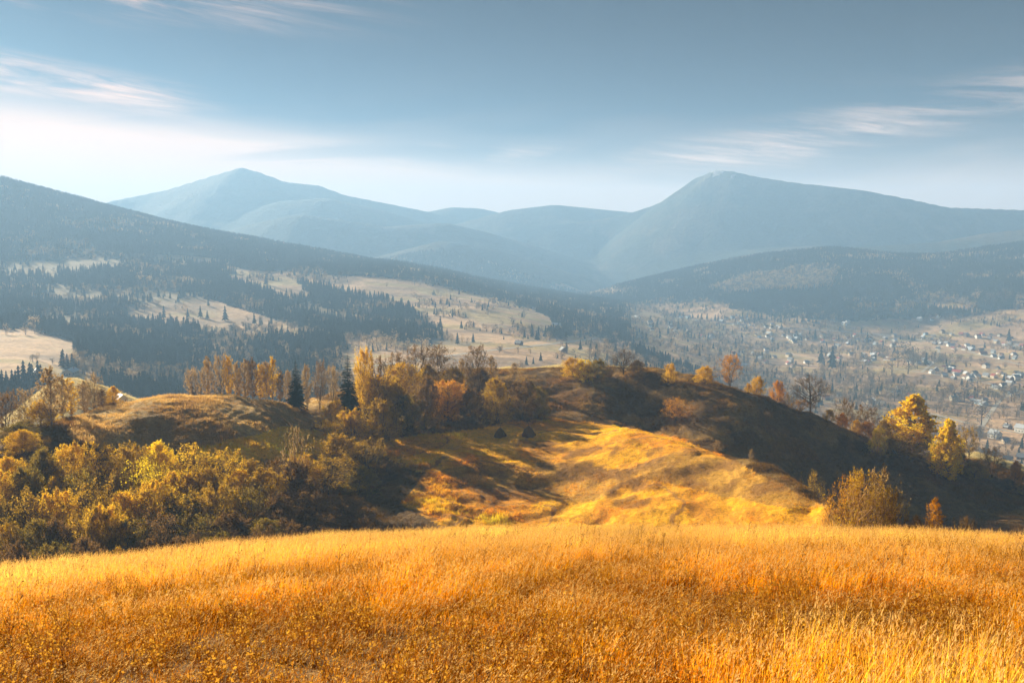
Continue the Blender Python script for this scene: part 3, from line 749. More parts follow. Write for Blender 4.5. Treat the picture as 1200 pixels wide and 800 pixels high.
# ---- woods of the valley sides
def cheap_spruce(seed, tiers=5, nb=7):
    r_ = np.random.default_rng(seed); G = Geo(); H = 1.0
    for i in range(tiers):
        u = i / tiers; z0 = .06 + .88 * u; R0 = .17 * (1 - u) ** .8 + .015; zt = z0 + .30 * (1 - u * .5)
        V = [(0, 0, min(zt, 1.02))]
        for k in range(nb * 2):
            an = pi * k / nb + i; rr = R0 * (1.0 if k % 2 == 0 else .45) * r_.uniform(.75, 1.2)
            V.append((rr * math.cos(an), rr * math.sin(an), z0 + (0.03 if k % 2 else -.02) * r_.uniform(.5, 1.5)))
        G.add(V, [(0, 1 + k, 1 + (k + 1) % (nb * 2)) for k in range(nb * 2)])
    G.tube([(0, 0, -.05), (0, 0, .12)], [.018, .015], 4)
    return G
M_FN = leaf_mat('far_spruce', (.045, .055, .026), (.022, .030, .015), .1)
M_FD = leaf_mat('far_broadleaf', (.30, .20, .09), (.17, .11, .05), .3)
M_FT = leaf_mat('far_pale_broadleaf', (.56, .40, .22), (.40, .28, .14), .35)
M_FG = leaf_mat('far_grey_broadleaf', (.16, .13, .09), (.09, .075, .05), .3)
FS = [cheap_spruce(300 + i).mesh('far_spruce', [M_FN]) for i in range(4)]
SPLIT = {}
def cheap_broad(seed, mat, narrow=1.0, nl=260):
    r_ = np.random.default_rng(seed); G = Geo()
    B = Geo(); B.tube([(0, 0, -.05), (r_.normal() * .02, 0, .45), (0, 0, .8)], [.03, .02, .006], 4)
    cs = []
    for i in range(13):
        u = r_.random(); an = r_.random() * 6.28; e = math.sqrt(max(0, 1 - (2 * u - 1) ** 2)) * .34 * narrow
        cs.append(np.array([e * math.cos(an) * r_.uniform(.5, 1), e * math.sin(an) * r_.uniform(.5, 1), .22 + .68 * u]))
        B.tube([(0, 0, .2 + .4 * u), cs[-1]], [.012, .004], 3)
    pts = np.concatenate([c + r_.normal(size=(nl // 13, 3)) * .07 * np.array([narrow, narrow, 1]) for c in cs])
    G.leaves(pts, .030, 0, r_); Cr = Geo(); Cr.leaves(pts, .030, 0, np.random.default_rng(seed + 7))
    tm = B.mesh('far_trunk', [M_BARK]); cm = Cr.mesh('far_crown', [mat])
    for v_, f_ in ((B.v, B.f),):
        for vv in v_: G.v.append(vv)
        G.f += [tuple(i + G.n for i in f) for f in f_]; G.m += [0] * len(f_); G.n += B.n
    me = G.mesh('far_tree', [mat]); SPLIT[me.name] = (tm, cm); return me
FB = [cheap_broad(320 + i, M_FD) for i in range(3)]; FT = [cheap_broad(330 + i, M_FT) for i in range(3)]; FGY = [cheap_broad(340 + i, M_FG) for i in range(3)]
FTN = [cheap_broad(345 + i, M_FT, .5) for i in range(2)]

def wood_points(n, r0, r1, amax=.62):
    a = rng.uniform(-amax, amax, n); r = np.sqrt(rng.uniform(r0 ** 2, r1 ** 2, n)); x = r * np.sin(a); y = r * np.cos(a)
    z = gz(x, y); px, py = project(x, y, z); m = pasture_mask(px, py, x, y)
    v = visible(x, y, 22) & ~m; return x[v], y[v], z[v], px[v], py[v], r[v]
x, y, z, px, py, r = wood_points(215000, 640, 3250)
dens = fbm(x, y, 130, 4, .6, 81); villagey = px > 760
keep = (dens + rng.random(len(x)) * .5 > .10) | (r > 2000) | ((py > 385) & (px < 400))
kind = fbm(x, y, 90, 3, .6, 82) + rng.normal(size=len(x)) * .18
kind = kind - .10 * (py < 400) + .20 * (r < 1100) * (px > 250)
con = (kind < .22) & keep; dec = (kind >= .22) & keep & (rng.random(len(x)) < .5)
hh = rng.uniform(8, 18, len(x)) * (1 - .25 * (r > 2400))
def put(nm, src_, m, wf, lab):
    scatter(nm, np.c_[x, y, z][m], hh[m] * wf, rng.uniform(0, 6.28, m.sum()), src_, None, sclz=hh[m], label=lab); print(nm, m.sum())
put('spruce_wood', FS, con, 1.25, 'dark spruce woods covering the hazy valley sides')
q = rng.random(len(x)); hh = hh * .72
put('brown_wood', FB, dec & (q < .5), 1.3, 'brown leafless broadleaf woods among the spruces'); put('pale_wood', FT, dec & (q > .68), 1.1, 'pale yellow broadleaf trees scattered through the woods')
put('grey_wood', FGY, dec & (q >= .5) & (q <= .68), 1.3, 'grey bare broadleaf woods on the valley sides')
# spruces on the far ridges, sparse rows along the crests
# scrub in the village valley
NV = 62000
a = rng.uniform(-.62, .62, NV); r = np.sqrt(rng.uniform(470 ** 2, 3000 ** 2, NV)); x = r * np.sin(a); y = r * np.cos(a); z = gz(x, y)
px, py = project(x, y, z); m = (px > 690) & pasture_mask(px, py, x, y) & visible(x, y, 12) & (px < 1400)
FIELDS = [(1050,398,1200,412),(1020,420,1200,440),(920,398,1000,404),(1060,440,1110,447),(905,412,960,432),(1090,484,1200,500),(1060,372,1200,392),(1150,500,1200,520)]
d1 = fbm(x, y, 120, 4, .6, 91) + fbm(x, y, 30, 3, .6, 92) * .6
open_ = np.zeros(len(x), bool)
for fx0, fy0, fx1, fy1 in FIELDS: open_ |= (px > fx0) & (px < fx1) & (py > fy0 + (px - fx0) * .10) & (py < fy1 + (px - fx0) * .10)
keep = m & ((d1 + rng.random(len(x)) * .5 > .14) & (~open_ | (rng.random(len(x)) < .04)))
x, y, z, r = x[keep], y[keep], z[keep], r[keep]; hh = rng.uniform(4, 12, len(x)); q = rng.random(len(x))
A_ = np.ones(len(x), bool)
put('valley_scrub', FB, q < .40, 1.25, 'brown orchard and hedge trees between the village plots'); put('valley_pale_scrub', FT, (q >= .4) & (q < .62), 1.2, 'pale orchard trees between the village plots')
put('valley_grey_scrub', FGY, (q >= .62) & (q < .88), 1.25, 'grey bare trees between the village plots'); hh = hh * 1.2; put('valley_spruce', FS, q >= .88, 1.4, 'small dark spruces between the village plots')

# tree lines and single scrub on the pastures of the left and middle slopes
a = rng.uniform(-.6, .2, 30000); r = np.sqrt(rng.uniform(700 ** 2, 2200 ** 2, 30000)); x = r * np.sin(a); y = r * np.cos(a); z = gz(x, y)
px, py = project(x, y, z); m = (px < 720) & pasture_mask(px, py, x, y) & visible(x, y, 10)
ln = np.abs(fbm(x, y, 200, 3, .5, 98)); m &= ((ln < .03) & (rng.random(len(x)) < .45)) | (fbm(x, y, 70, 3, .6, 99) + rng.random(len(x)) * .4 > .62) | (rng.random(len(x)) < .005)
m &= ~((px < 90) & (rng.random(len(x)) < .9))
x, y, z = x[m], y[m], z[m]; hh = rng.uniform(4, 12, len(x)); q = rng.random(len(x))
put('pasture_scrub', FGY + FB, q < .55, 1.3, 'grey and brown hedge trees on the hillside pastures'); put('pasture_pale_scrub', FT, (q >= .55) & (q < .75), 1.2, 'pale bushes on the hillside pastures')
put('pasture_spruce', FS, q >= .75, 1.3, 'small spruces along the pasture edges')
# loose pale scrub on the rough slopes of the right hand hill
a = rng.uniform(.15, .6, 60000); r = np.sqrt(rng.uniform(2300 ** 2, 3100 ** 2, 60000)); x = r * np.sin(a); y = r * np.cos(a); z = gz(x, y)
px, py = project(x, y, z); m = (inpoly(px, py, PASTURES[8]) | inpoly(px, py, PASTURES[9])) & (fbm(x, y, 60, 3, .6, 97) + rng.random(len(x)) * .5 > .1)
x, y, z = x[m], y[m], z[m]; hh = rng.uniform(6, 14, len(x)); q = rng.random(len(x))
put('hill_scrub', FGY, q < .55, 1.3, 'grey scrub dotted over the pale slope of the right hill'); put('hill_pale_scrub', FT, q >= .55, 1.3, 'pale scrub on the slope of the right hill')

# ---- single trees of the middle distance
def lone(nm, meshes, px, py, hpx, wf, label, cat, group, rmin=600, dj=0):
    x, y, z, r = hit(px, py, rmin); h = hpx * r / F
    me = random.choice(meshes); o = bpy.data.objects.new(nm, None if me.name in SPLIT else me); COL.objects.link(o)
    if me.name in SPLIT: part('trunk', SPLIT[me.name][0], o); part('crown', SPLIT[me.name][1], o)
    o.location = (x, y, z); o.rotation_euler = (0, 0, random.random() * 6.28); o.scale = (h * wf, h * wf, h)
    o['label'] = label; o['category'] = cat
    if group: o['group'] = group
    return o
# (px, base py, height px)
SP = [(192,373,14),(220,372,10),(235,372,13),(243,374,10),(264,376,17),(298,380,13),(305,384,12),(290,339,14),(312,334,13),
      (300,352,15),(282,355,9),(318,380,10),(276,414,16),(262,412,12),(420,395,8),(680,396,10),(680,410,12),(516,384,14),
      (572,346,12),(585,350,10),(150,405,16),(180,402,22),(168,398,18),(200,402,14),(560,345,12),(548,341,11),(536,338,13),(528,336,10),(518,334,12),(508,332,10),
      (300,318,9),(316,321,10),(330,322,8),(345,323,9),(390,322,8),(362,322,7),(860,430,18),(975,432,26),(962,426,20),(1182,400,13),
      (340,378,9),(352,392,10),(408,372,12),(395,366,14),(1085,428,14),(955,398,12),(1016,402,12),(905,405,10),(738,380,12),(712,372,10),(770,386,12),(783,392,10),(806,396,12),(830,400,10),(728,372,9),(795,386,10),(762,378,8),(700,368,8),(690,384,8),
      (52,391,14),(44,389,11),(60,392,12)]
for i, (px_, py_, hp) in enumerate(SP):
    reg_ = 'left field edge' if px_ < 100 else 'pale meadow on the left valley side' if px_ < 400 else 'brown pasture in the middle' if px_ < 700 else 'village valley floor'
    lone('spruce_tree', FS, px_, py_, hp * 1.1, 1.25, 'single dark spruce on the ' + reg_, 'tree', 'hazy lone spruces on the ' + reg_)
# tree belts: rows of spruces along the edges of the pastures
BELT = [((300,314),(378,321),20,11),((380,322),(394,322),5,12),((505,331),(565,346),22,11),((400,371),(500,386),0,0),((600,352),(660,366),12,9),((680,362),(760,400),18,10),((545,404),(690,392),0,0),
        ((860,372),(960,380),22,9),((790,372),(850,376),12,8),((690,420),(830,414),0,0)]
for (p0, p1, n, hp) in BELT:
    for k in range(n):
        u = (k + random.random() * .8) / n
        lone('spruce_tree', FS, p0[0] + (p1[0] - p0[0]) * u, p0[1] + (p1[1] - p0[1]) * u + random.uniform(-2, 2), hp * random.uniform(.6, 1.15), 1.3,
             'dark spruce in a row along ' + ('the upper left pasture' if p0[0] < 400 else 'the brown middle pasture' if p0[0] < 700 else 'the village valley'), 'tree', 'spruce rows along ' + ('the upper left pasture' if p0[0] < 400 else 'the brown middle pasture' if p0[0] < 700 else 'the village valley'))
BR = [(430,404,12,0),(441,405,14,0),(450,404,13,0),(459,406,18,0),(464,412,10,0),(478,404,7,0),(494,416,20,0),(40,388,16,0),(30,392,10,0),(166,332,12,0),(172,334,11,0),(204,316,8,0),(212,316,8,0),(216,334,9,0),(222,333,8,0),(240,337,8,0),
      (300,337,9,0),(356,352,12,0),(607,414,11,0),(622,415,8,0),(524,398,10,0),(520,372,8,1),(880,404,8,1),(1145,462,17,0),(1158,461,9,0),(1118,470,16,2),(1105,472,14,2),(1130,471,15,2),(1060,474,16,2),(1048,470,14,2),
      (1150,498,20,2),(1180,502,9,2),(1122,488,8,2),(1060,425,22,2),(1070,428,18,2),(1052,430,20,0),(1045,440,18,0),(1038,450,16,0),(1030,455,15,0),(1010,448,14,0),(1075,432,12,2),(1064,438,18,2),(1020,462,12,2),(1014,474,12,2),
      (1090,470,12,0),(1140,480,10,2),(1175,486,12,2),(1185,470,14,2),(1165,515,12,2),(1148,512,12,2),(1135,508,14,0),(740,398,12,1),(722,404,14,1),(708,412,14,0),(736,420,14,0),(750,428,12,0),(765,420,14,2),(1000,430,10,2),(985,440,12,0),(965,445,10,2),(940,440,12,2),
      (870,445,14,2),(885,436,12,0),(905,440,12,2),(920,446,12,0),(840,398,10,2),(830,386,8,0),(872,392,9,2),(890,388,8,0),(948,388,8,2),(1115,380,10,2),(1143,352,12,0),(1160,360,14,2),(1178,358,16,2),(1195,362,12,0)]
for px_, py_, hp, c in BR:
    nm = ('pale tan', 'brown', 'grey bare')[c]
    reg_ = 'the left slopes' if px_ < 400 else 'the pasture behind the golden grove' if px_ < 700 else 'the village plots'
    lone('broadleaf_tree', (FT, FB, FGY)[c], px_, py_, hp * 1.15, 1.15, nm + ' hazy rounded tree among ' + reg_, 'tree', nm + ' hazy trees among ' + reg_)

# ------------------------------------------------------------------ the village
def solid(name, V, Fc, mats, mi=None):
    me = bpy.data.meshes.new(name); me.from_pydata(V, [], Fc)
    for m in mats: me.materials.append(m)
    if mi: me.polygons.foreach_set('material_index', mi)
    me.update(); return me
def box_v(x0, x1, y0, y1, z0, z1):
    return [(x0,y0,z0),(x1,y0,z0),(x1,y1,z0),(x0,y1,z0),(x0,y0,z1),(x1,y0,z1),(x1,y1,z1),(x0,y1,z1)]
BF = [(3,2,1,0),(4,5,6,7),(0,1,5,4),(1,2,6,5),(2,3,7,6),(3,0,4,7)]
WALLC = {'white': plain('white_wall', (.62,.60,.55), .8), 'cream': plain('cream_wall', (.50,.42,.30), .8, (.42,.35,.25)), 'timber': plain('timber_wall', (.20,.13,.08), .9, (.13,.085,.05)), 'blue': plain('blue_wall', (.36,.46,.55), .8)}
ROOFC = {'grey': plain('grey_roof', (.24,.25,.27), .6, (.17,.18,.20)), 'silver': plain('metal_roof', (.42,.44,.47), .5), 'rust red': plain('red_roof', (.28,.075,.05), .7, (.20,.05,.04)), 'dark': plain('dark_roof', (.07,.065,.065), .8, (.05,.045,.045)), 'brown': plain('brown_roof', (.17,.10,.07), .8)}
M_GLASS = plain('window_glass', (.04,.05,.06), .15); M_DOOR = plain('door_wood', (.15,.09,.05), .7); M_CHIM = plain('chimney_brick', (.26,.13,.09), .9)
def house_meshes(w_, l, h, rh):
    a, b = w_ / 2, l / 2
    wall = solid('wall', box_v(-a, a, -b, b, -2.0, h) + [(0, -b, h + rh * .96), (0, b, h + rh * .96)], [(3,2,1,0),(0,1,5,8,4),(2,3,7,9,6),(1,2,6,5),(3,0,4,7)], [WALLC['white']])
    e = .55; t = .16; sl = rh / a
    V = [(-a - e, -b - e, h - sl * e), (0, -b - e, h + rh), (a + e, -b - e, h - sl * e), (-a - e, b + e, h - sl * e), (0, b + e, h + rh), (a + e, b + e, h - sl * e)]
    V += [(x_, y_, z_ + t) for x_, y_, z_ in V]
    roof = solid('roof', V, [(6,9,10,7),(7,10,11,8),(0,1,4,3),(1,2,5,4),(0,3,9,6),(2,8,11,5),(0,6,7,1),(1,7,8,2),(3,4,10,9),(4,5,11,10)], [ROOFC['grey']])
    return wall, roof
HM = [house_meshes(7.5, 9.5, 3.3, 3.2), house_meshes(8.5, 11, 5.2, 3.4), house_meshes(6, 8, 2.8, 2.6), house_meshes(9, 17, 3.6, 2.8)]
HD = [(7.5, 9.5, 3.3, 3.2), (8.5, 11, 5.2, 3.4), (6, 8, 2.8, 2.6), (9, 17, 3.6, 2.8)]
WIN = solid('window', box_v(-.5, .5, -.05, .05, 0, 1.3), BF, [M_GLASS]); DOOR = solid('door', box_v(-.5, .5, -.05, .05, 0, 2.1), BF, [M_DOOR]); CHIM = solid('chimney', box_v(-.35, .35, -.35, .35, 0, 2.2), BF, [M_CHIM])
PLACED = []
def house(px, py, kind, wc, rc, rz, label, group=None, rmin=560, s=1.0, near=False):
    x, y, z, r = hit(px, py, rmin)
    for (qx, qy) in PLACED:
        if (qx - x) ** 2 + (qy - y) ** 2 < 12 ** 2: return None
    PLACED.append((x, y))
    o = thing('house', (x, y, z), rz, (s, s, s), label, 'house', group)
    wm, rm = HM[kind]; w_, l, h, rh = HD[kind]
    part('wall', wm, o, WALLC[wc]); rf = part('roof', rm, o, ROOFC[rc])
    if near or r < 1500:
        part('chimney', CHIM, rf, loc=(w_ * .18, l * .2, h + rh * .45))
        for sy in (-1, 1):
            for sx in (-.25, .25): part('window', WIN, o, loc=(w_ * sx, sy * (l / 2 + .04), 1.0))
        for sx in (-1, 1):
            for k in (-.3, 0, .3):
                c = part('window', WIN, o, loc=(sx * (w_ / 2 + .04), l * k, 1.0)); c.rotation_euler = (0, 0, pi / 2)
        part('door', DOOR, o, loc=(0, -(l / 2 + .04), 0))
    return o
house(44, 441, 0, 'white', 'grey', .5, 'small white gabled house at the edge of the pale field on the left', s=1.0, near=True)
house(83, 439, 3, 'cream', 'silver', .1, 'long low building with a bright metal roof behind the bare birch', s=.9, near=True, rmin=500)
house(608, 404, 2, 'timber', 'grey', .9, 'small dark hut beside the dark hedge line in the middle pasture', near=True)
house(660, 413, 0, 'timber', 'grey', .2, 'lone grey cottage on the pasture above the three golden bushes', near=True)
house(652, 382, 3, 'cream', 'silver', 1.4, 'low silver roofed barn at the right tip of the brown pasture', s=.8)
house(627, 364, 0, 'white', 'silver', 1.2, 'small white house in trees above the brown pasture', s=1.0)
house(250, 310, 2, 'timber', 'dark', .2, 'dark hut on the upper left pasture below the wooded slope')
house(872, 431, 3, 'white', 'silver', 1.25, 'long building with broad pale metal roof in the hazy village middle', s=1.15)
house(142, 471, 0, 'white', 'silver', .7, 'bright white hut glaring in the sun behind the brown knoll', rmin=318, s=.45, near=True)
house(1198, 538, 0, 'timber', 'grey', .9, 'dark gabled house at the right edge below the village', rmin=400, s=.9, near=True)
house(1181, 540, 2, 'timber', 'dark', .9, 'small dark barn beside the gabled house at the right edge', rmin=400, s=.9, near=True)
house(1197, 506, 1, 'white', 'silver', .5, 'pale house by the right edge above the dark barns', near=True)
house(1198, 408, 1, 'white', 'rust red', .3, 'white house with a rust red roof in the far row at the right edge', near=True)
CL = [  # centre x,y, spread x,y, count, slope
    (1092,396,14,3,7,.1),(1105,403,18,4,9,.35),(1130,408,16,4,9,.35),(1160,414,16,5,10,.3),(1188,420,12,5,8,.2),(1178,405,14,3,6,.2),
    (1125,441,22,5,12,.25),(1110,436,14,5,6,.1),(1150,444,18,4,7,.1),(1185,441,16,4,9,.1),(1190,450,12,5,8,.1),(1175,455,14,3,6,.1),(1192,462,8,4,4,.1),(1172,453,5,2,3,0),
    (1048,460,9,3,5,.3),(1060,463,6,2,3,.2),(1022,473,7,3,3,0),(1035,475,5,2,2,0),(1185,503,14,3,7,.1),(1165,512,10,3,2,.1),(1180,517,6,2,2,0),
    (1020,400,30,8,14,.1),(1000,420,30,10,12,.1),(960,400,40,9,16,.1),(915,395,30,7,12,.1),(890,382,30,4,10,.05),(862,374,16,3,9,.0),(835,378,20,4,5,.1),(925,425,30,8,8,0),(880,415,25,8,6,0),
    (1035,418,16,6,7,.2),(1075,425,16,4,8,.2),(1090,437,10,3,4,.2),(1140,393,40,3,8,.1),(1110,371,10,2,5,.1),(1085,376,12,2,3,0),(1170,395,20,3,5,0),(965,380,30,3,5,0),
    (1135,471,20,3,5,.05),(980,465,20,4,4,0),(1160,430,20,3,3,.2),(730,372,20,4,3,.1),(780,384,20,6,5,.1),(800,372,12,3,3,0),(820,392,18,5,4,.1)]
VN = {'white': 'white', 'cream': 'cream', 'timber': 'brown timber', 'blue': 'pale blue'}
for (cx, cy, sx, sy, n, sl) in CL:
    for k in range(int(n * 1.45)):
        u = random.uniform(-1, 1); px_ = cx + u * sx; py_ = cy + u * sx * sl * .5 + random.gauss(0, .45) * sy
        if px_ > 1204: continue
        wc = random.choices(['white', 'cream', 'timber', 'blue'], [6, 2.5, 2.5, 1])[0]; rc = random.choices(['grey', 'silver', 'rust red', 'dark', 'brown'], [4, 4, 1.6, 2.5, 1.5])[0]
        zone = 'along the far lane' if cy < 425 and cx > 1040 else 'in the near village rows' if cx > 1040 else 'in the hazy village middle' if cx > 850 else 'where the valley narrows'
        lab = '%s house with a %s roof %s' % (VN[wc], rc, zone)
        house(px_, py_, random.choices([0, 1, 2, 3], [5, 3, 4, 1])[0], wc, rc, random.choice([.3, 1.87]) + random.gauss(0, .18), lab, '%s houses with %s roofs %s' % (VN[wc], rc, zone), s=random.uniform(.72, .98))
print('houses', len(PLACED))

# lanes of the village, draped a little above the fields
M_ROAD = plain('gravel_lane', (.42,.37,.30), .9, (.34,.29,.23), .3)
def lane(pts, wd):
    P3 = []
    for k in range(len(pts) - 1):
        for u in np.linspace(0, 1, 14, endpoint=False):
            p = (pts[k][0] + (pts[k + 1][0] - pts[k][0]) * u, pts[k][1] + (pts[k + 1][1] - pts[k][1]) * u); x, y, z, r = hit(*p, 560); P3.append((x, y))
    Q = []
    for a_, b_ in zip(P3[:-1], P3[1:]):
        L = math.hypot(b_[0] - a_[0], b_[1] - a_[1])
        if L > 160: continue
        for u in np.linspace(0, 1, max(2, int(L / 6)), endpoint=False): Q.append((a_[0] + (b_[0] - a_[0]) * u, a_[1] + (b_[1] - a_[1]) * u))
    Q = np.array(Q)
    for _ in range(20): Q[1:-1] = (Q[:-2] + Q[1:-1] * 2 + Q[2:]) / 4
    V = []
    for k in range(len(Q)):
        d = Q[min(k + 1, len(Q) - 1)] - Q[max(k - 1, 0)]; d = d / (np.linalg.norm(d) + 1e-6); nrm = np.array([-d[1], d[0]])
        for s_ in (-1, 1):
            p = Q[k] + nrm * wd / 2 * s_; V.append((p[0], p[1], float(gz(p[0], p[1])) + .25))
    o = bpy.data.objects.new('village_lane', solid('village_lane', V, [(2 * k, 2 * k + 1, 2 * k + 3, 2 * k + 2) for k in range(len(Q) - 1)], [M_ROAD])); COL.objects.link(o); o['kind'] = 'structure'
lane([(1200,428),(1150,416),(1100,402),(1050,394),(980,388),(900,383),(840,378)], 7)
lane([(1200,458),(1140,446),(1080,436),(1010,428),(930,416),(870,400),(840,378)], 6)
lane([(1200,508),(1150,500),(1090,484),(1020,476),(960,470)], 6)
lane([(1080,436),(1100,420),(1100,402)], 5); lane([(1150,500),(1170,470),(1200,452)], 5)
lane([(400,433),(470,425),(560,412),(640,404),(700,396),(760,402)], 6)

# ------------------------------------------------------------------ haystacks
M_HAY = plain('old_hay', (.14,.085,.04), .95, (.08,.05,.025), 5.0)
def haystack(px, py, hm, wm, label, seed):
    x, y, z, r = hit(px, py, 140); r_ = np.random.default_rng(seed); G = Geo(); hm *= .78; wm *= .78
    nr, ns = 12, 26; V = []
    ph = r_.random(4) * 6
    for i in range(nr):
        u = i / (nr - 1); rad = wm / 2 * (1 - u ** 1.45) ** .8 * (1.0 - .10 * math.exp(-u * 12)) + .05
        for k in range(ns):
            an = 2 * pi * k / ns; rr = rad * (1 + .05 * math.sin(3 * an + ph[0]) + .04 * math.sin(7 * an + 9 * u) + r_.normal() * .03)
            V.append((rr * math.cos(an) + .12 * u, rr * math.sin(an), u * hm + r_.normal() * .02 - .15))
    G.add(V, [(i * ns + k, i * ns + (k + 1) % ns, (i + 1) * ns + (k + 1) % ns, (i + 1) * ns + k) for i in range(nr - 1) for k in range(ns)])
    G.add([V[-ns + k] for k in range(ns)], [tuple(range(ns))])
    Sx = Geo()
    for i in range(1400):
        u = r_.random() ** 1.2 * .97; an = r_.random() * 6.28; rad = wm / 2 * (1 - u ** 1.45) ** .8
        p = np.array([rad * math.cos(an), rad * math.sin(an), u * hm - .1]); o_ = np.array([math.cos(an) * .5, math.sin(an) * .5, -.8]) + r_.normal(size=3) * .25
        sd = np.array([-math.sin(an), math.cos(an), 0]) * .03
        Sx.add([p - sd, p + sd, p + o_ * r_.uniform(.25, .55)], [(0, 1, 2)])
    o = thing('haystack', (x, y, z), 0, (1, 1, 1), label, 'haystack')
    part('hay_heap', G.mesh('hay_heap', [M_HAY]), o); s_ = part('loose_straw', Sx.mesh('loose_straw', [leaf_mat('straw', (.20,.12,.05), (.11,.065,.03), .2)]), o); s_['kind'] = 'stuff'
    pg = Geo(); pg.tube([(0, 0, 0), (.05, 0, hm * .6), (.1, 0, hm + .7)], [.07, .06, .04], 6); part('pole', pg.mesh('pole', [M_BARK]), o)
haystack(586, 511, 3.3, 4.4, 'left of two dark haystacks on the sunlit shelf, slightly smaller', 1)
haystack(619, 510, 3.6, 4.8, 'right of two dark haystacks on the sunlit shelf, with pole tip showing', 2)

